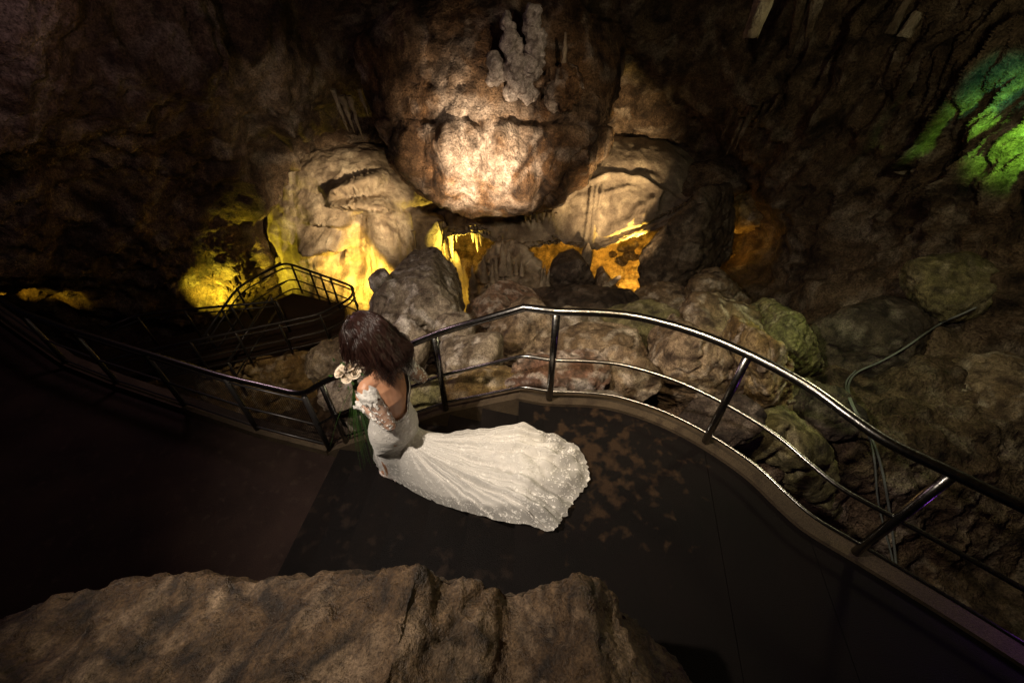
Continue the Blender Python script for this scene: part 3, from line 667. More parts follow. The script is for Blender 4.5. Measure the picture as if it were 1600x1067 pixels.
# heap in the middle distance
hull_rock('rock_slab', [(1000, 394), (1030, 366), (1075, 326), (1098, 293, 9.7), (1138, 285, 10.2), (1146, 330, 10.2), (1144, 396, 10), (1112, 432, 9.6), (1085, 452, 9.2), (1050, 480, 9), (1004, 484, 9), (998, 440)], 9.3, 0.45, M['slab'], 'giant dark slab standing tilted in front of the glowing dome', 132, [(1096, 330, 9.1), (1085, 420, 8.8), (1040, 470, 8.7)], noise=.8, cat='rock slab', vox=.04)
hull_rock('boulder', [(856, 430), (875, 412), (905, 405), (918, 415), (930, 440), (925, 462), (890, 470), (862, 462)], 9.3, 1.0, M['dark'], 'dark angular boulder below the hanging lip of the dome', 133, [(900, 432, 9.0)], noise=.9, vox=.03)
heap = B('stalagmite_heap', 800, 446, 9.7, 118, 110, 1.6, M['flow'], 'pointed mound carrying a crowd of small stalagmites in mid cave', 134, 0.0, 12, 6, 1.2, cat='stalagmites')
for k, (u, v, l, wd) in enumerate(((786, 428, 50, 16), (795, 430, 42, 12), (776, 436, 36, 10), (770, 440, 28, 9), (757, 440, 40, 14), (806, 428, 24, 9), (815, 430, 22, 9), (850, 448, 34, 8), (846, 446, 28, 7), (856, 446, 26, 7), (765, 470, 30, 12), (783, 478, 28, 12), (793, 476, 24, 10), (740, 455, 40, 14))):
    hang_on(heap, M['flow'], u, v, 9.15, l, wd, k+300, True)
hull_rock('rock_slab', [(925, 478), (934, 436), (945, 426), (962, 450), (985, 478)], 9.0, .7, M['tan'], 'triangular rock before the orange cave floor', 135, [(942, 455, 8.7)], noise=.6, cat='rock slab', vox=.03)
B('boulder', 920, 484, 7.6, 160, 40, 1.2, M['dark'], 'long dark rock just above the curved rail', 136, 0.05, 10, 5)
B('boulder', 842, 470, 8.6, 60, 40, 0.9, M['dark'], 'dark rock at the foot of the stalagmite mound', 137, 0.2, 10, 5)
B('boulder', 1040, 474, 8.0, 100, 44, 1.0, M['tan'], 'brown rock at the base of the giant slab', 138, 0.1, 10, 5)
B('boulder', 1120, 462, 7.6, 90, 60, 1.0, M['tan'], 'dim rock at the right base of the giant slab', 139, -0.3, 10, 5)
for k, (u, v, wd, h, lab) in enumerate(((971, 408, 17, 15, 'small bright stone on the orange cave floor, nearest one'), (984, 398, 18, 14, 'small bright stone on the orange cave floor, behind the nearest'), (957, 398, 12, 7, 'tiny bright stone leftmost on the orange cave floor'), (993, 403, 12, 9, 'small stone at the edge of the giant slab on orange floor'), (982, 384, 30, 14, 'flat ochre stone at the back of the orange cave floor'))):
    B('stone', u, v, 11.6, wd, h, 0.25, M['ochre'], lab, 150+k, 0.1*k, 9, 4, cat='stone')
B('rock_splinter', 953, 444, 8.6, 9, 34, 0.12, M['flow'], 'thin broken splinter leaning on the triangular rock', 160, -0.75, 7, 4, 0.6, cat='stone')
B('rock_pendant', 917, 402, 10.2, 14, 44, 0.3, M['flow'], 'pale upright blade of rock under the dome curtain', 161, 0.06, 7, 4, 0.6, cat='stalagmite')
B('stone', 1157, 403, 11.0, 28, 20, 0.4, M['ochre'], 'glowing orange stone in the crevice right of the giant slab', 162, 0.1, 9, 4, cat='stone')
B('boulder', 1172, 330, 11.3, 74, 60, 1.2, M['ochre'], 'orange brown rock bulging above the crevice', 163, 0.4, 10, 5)
B('boulder', 1105, 285, 11.6, 110, 44, 1.4, M['wall'], 'rounded ledge rock joining the top of the giant slab', 164, 0.25, 10, 5)
for k, (u, v, Y, wd, h, lab) in enumerate(((872, 617, 2.62, 42, 12, 'white flat stone under the bottom rail left of the middle post'), (912, 619, 2.60, 40, 13, 'white flat stone under the bottom rail right of the middle post'), (946, 624, 2.58, 52, 16, 'largest white flat stone outside the kerb'), (735, 634, 2.80, 50, 14, 'pale flat stone outside the kerb near the second post'))):
    B('flat_stone', u, v, Y, wd, h, 0.16, M['calc'], lab, 170+k, -0.06, 9, 4, 0.7, cat='stone')
rr = random.Random(12); RUB = [('tan', 301), ('gray', 302), ('red', 303), ('moss', 304)]
rub = MB()
for k in range(150):
    u = rr.uniform(560, 1290); v = rr.uniform(520, 640); p = on_shell(u, v, 0.03); vv, ff = ico(2); r_ = rr.uniform(.03, .10)
    q = vv*(1+.35*perlin(vv*1.6+k*3.3, 98))[:, None]*r_*np.array([rr.uniform(.8, 1.4), rr.uniform(.8, 1.3), rr.uniform(.5, .9)])
    rub.add(q+np.array(p), ff.tolist())
ro = rub.build('rubble', M['gray'], loc=(0.5, 4.0, -1.0)); tag(ro, 'loose stones and rubble filling the gaps between the boulders', 'rubble', kind='stuff')
# ---- foreground rock under the camera
def build_fore():
    prof = [(-300, 985), (0, 968), (100, 926), (250, 910), (400, 906), (560, 893), (655, 884), (700, 900), (760, 906), (800, 920), (850, 914), (905, 905), (960, 925), (980, 950), (1005, 985), (1050, 1022), (1088, 1067), (1120, 1120), (1160, 1300)]
    nu, nv = 420, 150
    us = np.linspace(-260, 1150, nu); V = np.zeros((nv, nu, 3))
    for j, u in enumerate(us):
        ve = np.interp(u, [a[0] for a in prof], [a[1] for a in prof])
        Yc = 0.66+0.05*math.sin(u*0.004)-0.06*smooth(900, 1100, u)
        crest = np.array(at(u, ve, Yc))
        for i in range(nv):
            t = i/(nv-1)
            if t < 0.75:      # from behind the camera up to the crest
                k = t/0.75
                y = -0.5+(crest[1]+0.5)*k
                zb = crest[2]+0.02+0.10*math.sin(k*math.pi)-0.06*(1-k)
                V[i, j] = (crest[0]*(1+0.30*(1-k)), y, zb)
            else:             # falls away on the far side
                k = (t-0.75)/0.25
                V[i, j] = (crest[0]*(1+0.0*k), crest[1]+0.14*math.sin(k*math.pi/2)*(1-0.8*k), crest[2]-2.9*k**1.6)
    P = V.reshape(-1, 3); f = grid_faces(nu, nv); n = normals(P, f)
    n[n[:, 2] < -0.2] *= -1
    top = smooth(-1.6, 0.2, P[:, 2])
    st = P @ np.array([.35, .55, .75])*7+1.6*fbm(P*1.5, 3, 205); st = st-np.floor(st)
    d = 0.05*fbm(P*2.0, 3, 201)+0.024*fbm(P*np.array([6, 4, 6.]), 5, 202, .6)+0.006*ridged(P*22, 3, 203)+0.014*(st*smooth(0, .15, 1-st))-0.02
    u, v = proj(P)
    uc = 745-0.9*(v-930)+14*perlin(np.stack([u*0.02, v*0.03, u*0], 1), 204)
    d -= 0.032*np.exp(-((u-uc)/11)**2)*smooth(880, 905, v)*(1-smooth(985, 1020, v))
    d += 0.035*g2(u, v, 915, 925, 55, 30)+0.02*g2(u, v, 655, 895, 25, 20)
    P = P+n*(d*top)[:, None]
    tag(mesh_obj('foreground_rock', P, f, M['fore'], loc=(0, 0.6, 1.0)), 'big rough brown rock filling the bottom edge of the picture', 'rock')
build_fore()

# ================================================================== CABLE (draped over what lies there)
def drape(u, v, lift):
    bpy.context.view_layer.update()
    d = Vector(ray(u, v)).normalized(); dg = bpy.context.evaluated_depsgraph_get()
    ok, loc, nrm, *_ = SC.ray_cast(dg, Vector((0, 0, CH)), d)
    return loc-d*lift
def cable(px, label, r, du=0):
    q = smooth_path([Vector((u, v, 0)) for u, v in px], 5); D = [drape(p.x, p.y, 0.03) for p in q]
    for _ in range(3): D = [D[0]]+[(a+b*2+c)*0.25 for a, b, c in zip(D[:-2], D[1:-1], D[2:])]+[D[-1]]
    P = smooth_path([d-Vector(ray(p.x, p.y)).normalized()*0.03 for d, p in zip(D, q)], 2)
    V, F = sweep(P, r, 8); tag(mesh_obj('cable', V, F, M['rubber'], loc=tuple(P[0])), label, 'cable')
CPX = [(1526, 480), (1500, 492), (1470, 505), (1440, 525), (1410, 546), (1372, 567), (1343, 579), (1328, 594), (1326, 614), (1338, 645), (1360, 680), (1376, 725), (1386, 775), (1394, 830), (1400, 880), (1402, 940)]
CABLE_PTS = CPX
cable(CPX, 'grey cable curving down over the rocks on the right', 0.013)
cable([(u-10*smooth(600, 700, v)+6*math.sin(v*0.03), v) for u, v in CPX[6:]], 'second grey cable running beside the first below its bend', 0.010)

# ================================================================== WALKWAY
def floor_mat(name, c1, c2, patch, pamt, spot=None):
    m, nt, b = nodes(name); ln = nt.links.new
    tc = N(nt, 'ShaderNodeTexCoord')
    def noise(s, d=4.0, r=0.6):
        n = N(nt, 'ShaderNodeTexNoise', Scale=s, Detail=d, Roughness=r); ln(tc.outputs['Object'], n.inputs['Vector']); return n.outputs['Fac']
    a, f, p = noise(1.6, 5), noise(140, 2, 0.8), noise(10.0, 2, 0.5)
    col = ramp(nt, a, [(0.35, c1), (0.65, c2)])
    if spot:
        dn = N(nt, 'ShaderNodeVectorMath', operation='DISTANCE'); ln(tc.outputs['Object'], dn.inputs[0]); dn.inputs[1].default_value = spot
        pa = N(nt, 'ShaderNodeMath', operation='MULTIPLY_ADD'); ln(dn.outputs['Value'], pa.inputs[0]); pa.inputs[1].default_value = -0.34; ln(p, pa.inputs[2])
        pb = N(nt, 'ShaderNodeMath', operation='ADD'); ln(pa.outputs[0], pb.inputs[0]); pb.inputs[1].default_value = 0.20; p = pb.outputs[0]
    pm = ramp(nt, p, [(0.58-pamt, (0, 0, 0)), (0.72-pamt, (1, 1, 1))]); col = mixc(nt, pm, col, patch)
    col = mixc(nt, 0.8, col, ramp(nt, f, [(0.3, (0.35, 0.35, 0.35)), (0.7, (1.4, 1.4, 1.4))]), 'MULTIPLY')
    ln(col, b.inputs['Base Color']); ln(ramp(nt, a, [(0.3, (0.5,)*3), (0.7, (0.85,)*3)]), b.inputs['Roughness'])
    b.inputs['Specular IOR Level'].default_value = 0.10
    bp = N(nt, 'ShaderNodeBump', Strength=0.7, Distance=0.008); ln(f, bp.inputs['Height']); ln(bp.outputs[0], b.inputs['Normal'])
    return m
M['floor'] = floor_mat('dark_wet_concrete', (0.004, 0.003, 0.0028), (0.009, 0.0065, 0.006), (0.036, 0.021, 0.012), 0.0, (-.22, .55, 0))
M['step'] = floor_mat('dark_step_concrete', (0.004, 0.003, 0.0028), (0.010, 0.0072, 0.0062), (0.018, 0.012, 0.009), 0.0)
M['floor2'] = floor_mat('brown_asphalt', (0.020, 0.012, 0.010), (0.036, 0.022, 0.018), (0.04, 0.026, 0.02), 0.0)
M['kerb'] = floor_mat('worn_concrete_kerb', (0.05, 0.036, 0.024), (0.09, 0.066, 0.043), (0.05, 0.036, 0.025), 0.04)
RISE, GO, X0 = 0.186, 0.296, 0.054
def prism(mb, pts, z, th):
    n = len(pts); V = [(p[0], p[1], z) for p in pts]+[(p[0], p[1], z-th) for p in pts]
    mb.add(V, [list(range(n)), list(range(n, 2*n))[::-1]]+[[i, i+n, (i+1) % n+n, (i+1) % n] for i in range(n)])
# base line of the guard rail (plan x, y and floor height)
left_px = [(112, 574), (190, 605), (294, 640), (407, 678), (517, 706)]
LEFT = [Vector((-9.5, 6.2, -1.302))]+[atz(u, v, -1.302) for u, v in left_px]
STAIR = [Vector((-1.66, 2.62, -1.10)), Vector((-0.577, 2.50, -0.40)), Vector((X0, 2.335, 0.0))]
arc_px = [(870, 487), (940, 489), (1000, 496), (1085, 519), (1170, 554), (1260, 602), (1330, 652), (1390, 692), (1490, 740), (1600, 793), (1760, 872), (2100, 1045)]
ARC = []
for u, v in arc_px:
    q = atz(u, v, 0.92); ARC.append(Vector((q[0], q[1], 0.0)))
for p_ in STAIR[:2]: p_.z = -RISE/GO*(X0-p_.x)
KP = LEFT+STAIR+ARC
def yout(x):
    xs = [p.x for p in KP]; return float(np.interp(x, xs, [p.y for p in KP]))
# landing: concrete bays fanning out from the stair head, real joints between them
KL = [Vector((X0, 2.335, 0))]+ARC
def inset(p, nxt, d=0.05):
    t = (nxt-p).normalized(); return Vector((p.x+t.y*d*1.0, p.y-t.x*d*1.0, 0)) if False else p
lan = empty('landing', (0.8, 1.2, 0)); tag(lan, 'dark wet concrete landing of the walkway', kind='structure')
near = [Vector((-0.05, -0.6, 0)), Vector((0.10, -0.7, 0)), Vector((0.3, -0.8, 0)), Vector((0.5, -0.9, 0)), Vector((0.7, -1, 0)), Vector((0.9, -1.1, 0)), Vector((1.1, -1.2, 0)), Vector((1.3, -1.3, 0)), Vector((1.5, -1.4, 0)), Vector((1.8, -1.5, 0)), Vector((2.2, -1.6, 0)), Vector((2.8, -1.7, 0)), Vector((3.4, -1.8, 0))]
bays = [(0, 5), (5, 8), (8, 12)]
for a, b in bays:
    mb = MB(); out = KL[a:b+1]; inn = near[a:b+1]
    g = 0.0018
    ring = [p.copy() for p in out]+[p.copy() for p in inn[::-1]]
    ring[0].x += g; ring[-1].x += g; ring[len(out)-1].x -= g; ring[len(out)].x -= g
    prism(mb, ring, 0.0, 0.10)
    mb.build('concrete_bay', M['floor'], lan, loc=(0.8, 1.2, 0))
stairs = empty('stairs', (-0.9, 1.6, -1.302)); tag(stairs, 'dark concrete steps of the walkway', kind='structure')
for i in range(1, 8):
    xa, xb = X0-GO*(i-1), X0-GO*i
    ia, ib = -0.05-0.36*(i-1), -0.05-0.36*i
    if i == 7: continue
    mb = MB(); prism(mb, [(xa+0.03, yout(xa)), (ia+0.03, -0.6), (ib, -0.6), (xb, yout(xb))], -RISE*i, 0.30)
    mb.build('step', M['step'], stairs, loc=(-0.9, 1.6, -1.302))
low = MB(); prism(low, [(X0-GO*6+0.03, yout(X0-GO*6))]+[(p.x, p.y) for p in LEFT[::-1]]+[(-9.5, -1.5), (-2.6, -1.5), (-0.05-0.36*6+.03, -0.6)], -1.302, 0.2)
lo = low.build('lower_walkway', M['floor2'], loc=(-3, 2, -1.302)); tag(lo, 'brown lower walkway left of the stairs', kind='structure')
# kerb strip under the rail
def ribbon(path, w, z0, z1):
    n = len(path); V = []
    for i, p in enumerate(path):
        a = path[max(i-1, 0)]; b = path[min(i+1, n-1)]; t = Vector((b.x-a.x, b.y-a.y, 0)).normalized(); nrm = Vector((-t.y, t.x, 0))
        for s_, z in ((-0.3, z1), (0.7, z1), (0.7, z0), (-0.3, z0)):
            q = p+nrm*w*s_; V.append((q.x, q.y, p.z+z))
    F = [[i*4+k, i*4+(k+1) % 4, (i+1)*4+(k+1) % 4, (i+1)*4+k] for i in range(n-1) for k in range(4)]
    F += [[0, 1, 2, 3], [(n-1)*4+k for k in (3, 2, 1, 0)]]
    return V, F
KS = smooth_path(STAIR[1:]+ARC, 6)
for p_ in KS: p_.z = min(0, -RISE/GO*(X0-p_.x)) if p_.x < X0 else 0
V, F = ribbon(smooth_path([LEFT[-1]]+STAIR[:2], 5)[:-1]+KS, 0.13, -0.32, 0.03)
ko = mesh_obj('kerb', V, F, M['kerb'], loc=(0.3, 2.3, 0), smooth_=False); tag(ko, 'worn brown concrete kerb along the curve of the landing', kind='structure')
V, F = ribbon(LEFT, 0.16, -0.25, 0.09)
ko = mesh_obj('kerb', V, F, M['kerb'], loc=(-3, 2.9, -1.3), smooth_=False); tag(ko, 'straight concrete kerb along the lower walkway', kind='structure')

# ================================================================== GUARD RAILS
guard = empty('guard_railing', (ARC[0].x, ARC[0].y, 0)); tag(guard, 'curved steel guard railing around the landing, stairs and lower walkway', 'railing')
gl = parent_loc(guard)
def lift(pts, h): return [Vector((p.x, p.y, p.z+h)) for p in pts]
def tube(name, pts, r, mat, parent, n=6, seg=12):
    V, F = sweep(smooth_path(pts, n) if n else pts, r, seg); return mesh_obj(name, V, F, mat, parent, loc=tuple(pts[0]))
corner = Vector((-1.83, 2.66, -1.20))
def rounded(pts, d):
    out = [pts[0]]
    for a, b, c in zip(pts[:-2], pts[1:-1], pts[2:]):
        for k in range(5):
            t = k/4; p1 = b+(a-b).normalized()*min(d, (a-b).length*.45); p2 = b+(c-b).normalized()*min(d, (c-b).length*.45)
            out.append((p1*(1-t)**2+b*2*t*(1-t)+p2*t*t))
    return out+[pts[-1]]
lineL = LEFT[:-1]+[LEFT[-1]]
base = rounded(lineL+STAIR[:2]+[Vector((X0, 2.335, 0))], 0.16)
arcS = smooth_path(ARC, 6)
full = base[:-1]+[Vector((X0+.03, 2.333, -.004))]+arcS
tube('top_rail', lift(full, 0.92), 0.027, M['steel'], guard, 0, 14)
stair_part = [LEFT[-1]]+STAIR[:2]+[Vector((X0+.03, 2.333, 0))]+arcS
tube('middle_rail', lift(rounded(stair_part, .06), 0.47), 0.014, M['steel'], guard, 0, 10)
tube('bottom_rail', lift(rounded(stair_part, .06), 0.13), 0.011, M['steel'], guard, 0, 10)
tube('middle_rail', lift(LEFT, 0.47), 0.012, M['darksteel'], guard, 0, 10)
tube('bottom_rail', lift(LEFT, 0.14), 0.012, M['darksteel'], guard, 0, 10)
tube('upper_rail', lift(LEFT, 0.84), 0.012, M['darksteel'], guard, 0, 10)
def post(p, h, r, mat, parent):
    V, F = sweep([p+Vector((0, 0, 0.045)), p+Vector((0, 0, h*.5)), p+Vector((0, 0, h))], r, 12)
    o = mesh_obj('post', V, F, mat, parent, loc=tuple(p))
post_floor = [STAIR[0], STAIR[1], atz(862, 628, 0)*1.0, atz(1097, 695, 0), atz(1325, 875, 0)]
def snap(p):
    best = min(full, key=lambda q: (q.x-p.x)**2+(q.y-p.y)**2); return best
for p in post_floor: q = snap(p); post(q, 0.90, 0.026, M['steel'], guard)
for p in LEFT[1:]: post(p, 0.90, 0.026, M['darksteel'], guard)
# small brackets of the lower rails
for (u, v) in ((985, 640), (1255, 745), (760, 640)):
    pass
# wire mesh infill beside the corner
mb = MB(); a, b = LEFT[-2], LEFT[-1]
for k in range(34):
    t = k/33; p = a.lerp(b, t); mb.add(*sweep([p+Vector((0, 0, .16)), p+Vector((0, 0, .80))], 0.0022, 5))
for k in range(30):
    h = .16+.64*k/29; mb.add(*sweep([a+Vector((0, 0, h)), b+Vector((0, 0, h))], 0.0022, 5))
mb.build('mesh_panel', M['steel'], guard, loc=tuple(a))
mb = MB(); a, b = LEFT[-3], LEFT[-2]
for k in range(30):
    t = k/29; p = a.lerp(b, t); mb.add(*sweep([p+Vector((0, 0, .16)), p+Vector((0, 0, .80))], 0.0022, 5))
for k in range(26):
    h = .16+.64*k/25; mb.add(*sweep([a+Vector((0, 0, h)), b+Vector((0, 0, h))], 0.0022, 5))
mb.build('mesh_panel', M['darksteel'], guard, loc=tuple(a))

# ---- far walkway with its own railings, down in the pit
ZD = -4.0
deck = MB(); dk = [atz(u, v, ZD) for u, v in ((457, 458), (540, 477), (536, 527), (455, 541), (360, 556), (200, 590), (-60, 650), (-80, 600), (120, 555), (300, 520), (390, 488))]
prism(deck, dk, ZD, 0.22)
d_o = deck.build('far_walkway', M['floor2'], loc=tuple(dk[0])); tag(d_o, 'dark far walkway deck below the flowstone', kind='structure')
def railing(name, pts, label, posts, h=0.85, mids=(0.42,), pan=False, rr=0.026):
    g = empty(name, tuple(pts[0]-Vector((0, 0, h)))); tag(g, label, 'railing', 'railings of the far walkway')
    top = rounded(pts, 0.25)
    tube('top_rail', top, rr, M['darksteel'], g, 0, 10)
    for m_ in mids: tube('middle_rail', [p-Vector((0, 0, m_)) for p in top], 0.016, M['darksteel'], g, 0, 8)
    for p in posts:
        V, F = sweep([p-Vector((0, 0, h)), p-Vector((0, 0, h*.5)), p], 0.024, 8); mesh_obj('post', V, F, M['darksteel'], g, loc=tuple(p-Vector((0, 0, h))))
    return g
ZT = ZD+0.85
def T(*px): return [atz(u, v, ZT) for u, v in px]
def along(pts, n):
    L = [0]
    for a, b in zip(pts[:-1], pts[1:]): L.append(L[-1]+(b-a).length)
    out = []
    for k in range(n):
        d = L[-1]*k/(n-1); i = max(j for j in range(len(L)) if L[j] <= d+1e-6); i = min(i, len(pts)-2)
        out.append(pts[i].lerp(pts[i+1], (d-L[i])/max(L[i+1]-L[i], 1e-6)))
    return out
p1 = T((60, 590), (235, 546), (372, 518), (500, 491), (548, 467), (553, 452), (548, 446), (500, 429), (455, 413), (440, 412), (405, 430))
railing('far_railing', p1, 'dark railing looping around the far platform before the flowstone', along(p1[:4], 7)+p1[6:9]+[p1[6].lerp(p1[8], .33), p1[6].lerp(p1[8], .68)], mids=(0.12, 0.45, 0.72))
p2 = T((165, 513), (212, 492), (320, 481), (432, 471))
railing('far_railing', p2, 'straight dark railing crossing the yellow lit wall', along(p2[1:], 4), mids=(0.12,))
a0, a1, a2 = atz(440, 412, ZT), atz(370, 450, ZT), atz(300, 552, ZT-0.5)
p3 = [a0+Vector((-.03, .03, 0)), a1, a2]
railing('far_railing', p3, 'sloping dark stair railing descending left of the far platform', [a1, a1.lerp(a2, .35), a1.lerp(a2, .7)], mids=(0.15, 0.5))
p4 = [p_+Vector((0.75, -0.15, -0.1)) for p_ in (a1, a2)]
railing('far_railing', p4, 'second sloping rail beside the far stair, nearer the flowstone', [p4[0], p4[1]], mids=(0.4,))
p5 = T((-40, 500), (45, 540), (-10, 560)); 
p6 = [atz(u, v, -1.9) for u, v in ((-60, 582), (44, 536))]
railing('far_railing', p6, 'short rail glimpsed behind the left edge of the guard railing, upper one', [p6[0], p6[1]], mids=())
p7 = [atz(u, v, -2.3) for u, v in ((-60, 645), (84, 574))]
railing('far_railing', p7, 'short rail glimpsed at the left edge above the lower walkway', [p7[0], p7[1]], mids=())

# ================================================================== BRIDE
def skin_mat():
    m, nt, b = nodes('skin'); ln = nt.links.new
    tc = N(nt, 'ShaderNodeTexCoord'); n = N(nt, 'ShaderNodeTexNoise', Scale=22.0, Detail=3.0); ln(tc.outputs['Object'], n.inputs['Vector'])
    ln(ramp(nt, n.outputs['Fac'], [(0.3, (0.42, 0.205, 0.115)), (0.7, (0.53, 0.275, 0.165))]), b.inputs['Base Color'])
    b.inputs['Roughness'].default_value = 0.5; b.inputs['Subsurface Weight'].default_value = 0.12; b.inputs['Subsurface Radius'].default_value = (0.02, 0.008, 0.004)
    return m
def lace_mat(name, alpha_hi, thr, scale, sheer_attr=None, ground=(0.52, 0.47, 0.42)):
    """white embroidered lace: opaque flowers on sheer tulle"""
    m, nt, b = nodes(name); ln = nt.links.new
    tc = N(nt, 'ShaderNodeTexCoord')
    wn = N(nt, 'ShaderNodeTexNoise', Scale=scale*0.6, Detail=2.0); ln(tc.outputs['Object'], wn.inputs['Vector'])
    ws = N(nt, 'ShaderNodeVectorMath', operation='SCALE'); ln(wn.outputs['Color'], ws.inputs[0]); ws.inputs['Scale'].default_value = 1.6/scale
    V = N(nt, 'ShaderNodeVectorMath', operation='ADD'); ln(tc.outputs['Object'], V.inputs[0]); ln(ws.outputs[0], V.inputs[1])
    n1 = N(nt, 'ShaderNodeTexNoise', Scale=scale, Detail=3.0, Roughness=0.6); ln(V.outputs[0], n1.inputs['Vector'])
    v2 = N(nt, 'ShaderNodeTexVoronoi', feature='F1', Scale=scale*2.2); ln(V.outputs[0], v2.inputs['Vector'])
    md = N(nt, 'ShaderNodeMath', operation='MULTIPLY_ADD'); ln(v2.outputs['Distance'], md.inputs[0]); md.inputs[1].default_value = -0.42; ln(n1.outputs['Fac'], md.inputs[2])
    pat = ramp(nt, md.outputs[0], [(thr-0.03, (0, 0, 0)), (thr+0.03, (1, 1, 1))])
    ln(mixc(nt, pat, ground, (0.74, 0.715, 0.675)), b.inputs['Base Color'])
    b.inputs['Roughness'].default_value = 0.6; b.inputs['Sheen Weight'].default_value = 0.25; b.inputs['Specular IOR Level'].default_value = 0.25
    bp = N(nt, 'ShaderNodeBump', Strength=0.7, Distance=0.006); ln(pat, bp.inputs['Height']); ln(bp.outputs[0], b.inputs['Normal'])
    al = N(nt, 'ShaderNodeMath', operation='MAXIMUM'); ln(pat, al.inputs[0]); al.inputs[1].default_value = alpha_hi
    if sheer_attr:
        at_ = N(nt, 'ShaderNodeAttribute'); at_.attribute_name = sheer_attr
        sub = N(nt, 'ShaderNodeMath', operation='SUBTRACT', use_clamp=True); sub.inputs[0].default_value = 1.0; ln(at_.outputs['Fac'], sub.inputs[1])
        al2 = N(nt, 'ShaderNodeMath', operation='MAXIMUM'); ln(al.outputs[0], al2.inputs[0]); ln(sub.outputs[0], al2.inputs[1]); al = al2
    ln(al.outputs[0], b.inputs['Alpha'])
    return m
M['skin'] = skin_mat()
M['lace'] = lace_mat('sleeve_lace', 0.25, 0.335, 24.0)
M['dress'] = lace_mat('dress_lace', 0.60, 0.37, 30.0, 'sheer', (0.60, 0.575, 0.54))
M['trim'] = plain('white_lace_trim', (0.84, 0.81, 0.77), 0.65, 0, 0.8, 60.0, 0.25)
M['hair'] = plain('dark_brown_hair', (0.036, 0.015, 0.011), 0.30, 0, 0, 30.0, 0.55, 0.6)
M['shoe'] = plain('ivory_satin', (0.62, 0.52, 0.48), 0.4, 0, 0, 30.0, 0.1)
M['eye'] = plain('eye_white', (0.75, 0.73, 0.70), 0.2); M['lip'] = plain('lips', (0.45, 0.12, 0.10), 0.4)
M['rose'] = plain('cream_rose', (0.86, 0.72, 0.56), 0.55, 0, 0.2, 50, 0.25)
M['leaf'] = plain('grass_green', (0.05, 0.12, 0.025), 0.45, 0, 0, 40, 0.5)

FZ = -RISE*4                                   # tread she stands on
fw = Vector((-0.8, 0.6, 0)); rt = Vector((0.6, 0.8, 0)); UPV = Vector((0, 0, 1))
DZ = -0.035
def bp_(x, y, z): return Vector((x, y, z+DZ))
pel, wai, che = bp_(-0.860, 2.000, 0.17), bp_(-0.84, 1.985, 0.32), bp_(-0.825, 1.985, 0.48)
nec = bp_(-0.84, 2.02, 0.690); hc = bp_(-0.930, 2.125, 0.925)
shL, elL, wrL = bp_(-0.935, 1.900, 0.635), bp_(-0.805, 1.815, 0.365), bp_(-1.010, 1.935, 0.430)
shR, elR, wrR = bp_(-0.745, 2.140, 0.635), bp_(-0.645, 2.225, 0.385), bp_(-0.880, 2.260, 0.425)
hipL, hipR = pel-rt*0.085+Vector((0, 0, -.05)), pel+rt*0.085+Vector((0, 0, -.05))
anL, anR = Vector((-1.022, 2.035, FZ+0.115)), Vector((-0.95, 2.17, FZ+0.115))
knL, knR = hipL.lerp(anL, .52)+fw*0.04, hipR.lerp(anR, .52)+fw*0.04
bm_v, bm_f = [], []
def put(V, F):
    o = len(bm_v); bm_v.extend([tuple(v) for v in V]); bm_f.extend([[i+o for i in q] for q in F])
def limb(pts, rad, n=6):
    P = smooth_path(pts, n); R = np.interp(np.linspace(0, len(pts)-1, len(P)), range(len(pts)), rad)
    V, F = sweep(P, 0, 14, True, R); put(V, F)
    for p, r in ((pts[0], rad[0]), (pts[-1], rad[-1])): ball(p, (r, r, r))
def ball(c, rad, R=None, sub=3):
    v, f = ico(sub); v = v*np.array(rad)
    if R is not None: v = v @ np.array(R.to_3x3()).T
    put(v+np.array(c), f.tolist())
heading = Matrix(((rt.x, fw.x, 0), (rt.y, fw.y, 0), (0, 0, 1))).to_4x4()      # local x right, y forward, z up
def section(c, rx, ry):
    return [c+rt*rx*math.cos(a)+fw*ry*math.sin(a) for a in [2*math.pi*k/24 for k in range(24)]]
def loft(secs):
    V = [p for s_ in secs for p in s_]; n = 24
    F = [[i*n+k, i*n+(k+1) % n, (i+1)*n+(k+1) % n, (i+1)*n+k] for i in range(len(secs)-1) for k in range(n)]
    F += [list(range(n))[::-1], [(len(secs)-1)*n+k for k in range(n)]]; put(V, F)
loft([section(pel+Vector((0, 0, -.10)), .13, .09), section(pel+Vector((0, 0, -.04)), .165, .115), section(pel+Vector((0, 0, .03)), .16, .105), section(wai, .118, .085), section(wai.lerp(che, .5), .125, .088), section(che+fw*.008, .14, .098), section(che.lerp(nec, .55), .145, .078), section(nec+Vector((0, 0, -.035)), .12, .058), section(nec, .055, .05)])
ball(pel-fw*0.045-rt*.06+Vector((0, 0, -.06)), (.09, .09, .10)); ball(pel-fw*0.045+rt*.06+Vector((0, 0, -.06)), (.09, .09, .10))
ball(che+fw*.06-rt*.065, (.062, .055, .06)); ball(che+fw*.06+rt*.065, (.062, .055, .06))
limb([nec+Vector((0, 0, -.03)), nec.lerp(hc, .45), hc-UPV*.04], [.054, .047, .05])
for sh, el, wr in ((shL, elL, wrL), (shR, elR, wrR)):
    limb([che.lerp(nec, .75), sh, sh.lerp(el, .5), el], [.05, .049, .042, .035]); limb([el, el.lerp(wr, .35), wr], [.035, .036, .023])
for hp, kn, an in ((hipL, knL, anL), (hipR, knR, anR)):
    limb([hp, kn], [.082, .052]); limb([kn, kn.lerp(an, .35)-fw*.012, an], [.05, .05, .033]); limb([an, an+fw*0.10-Vector((0, 0, .075))], [.034, .026])
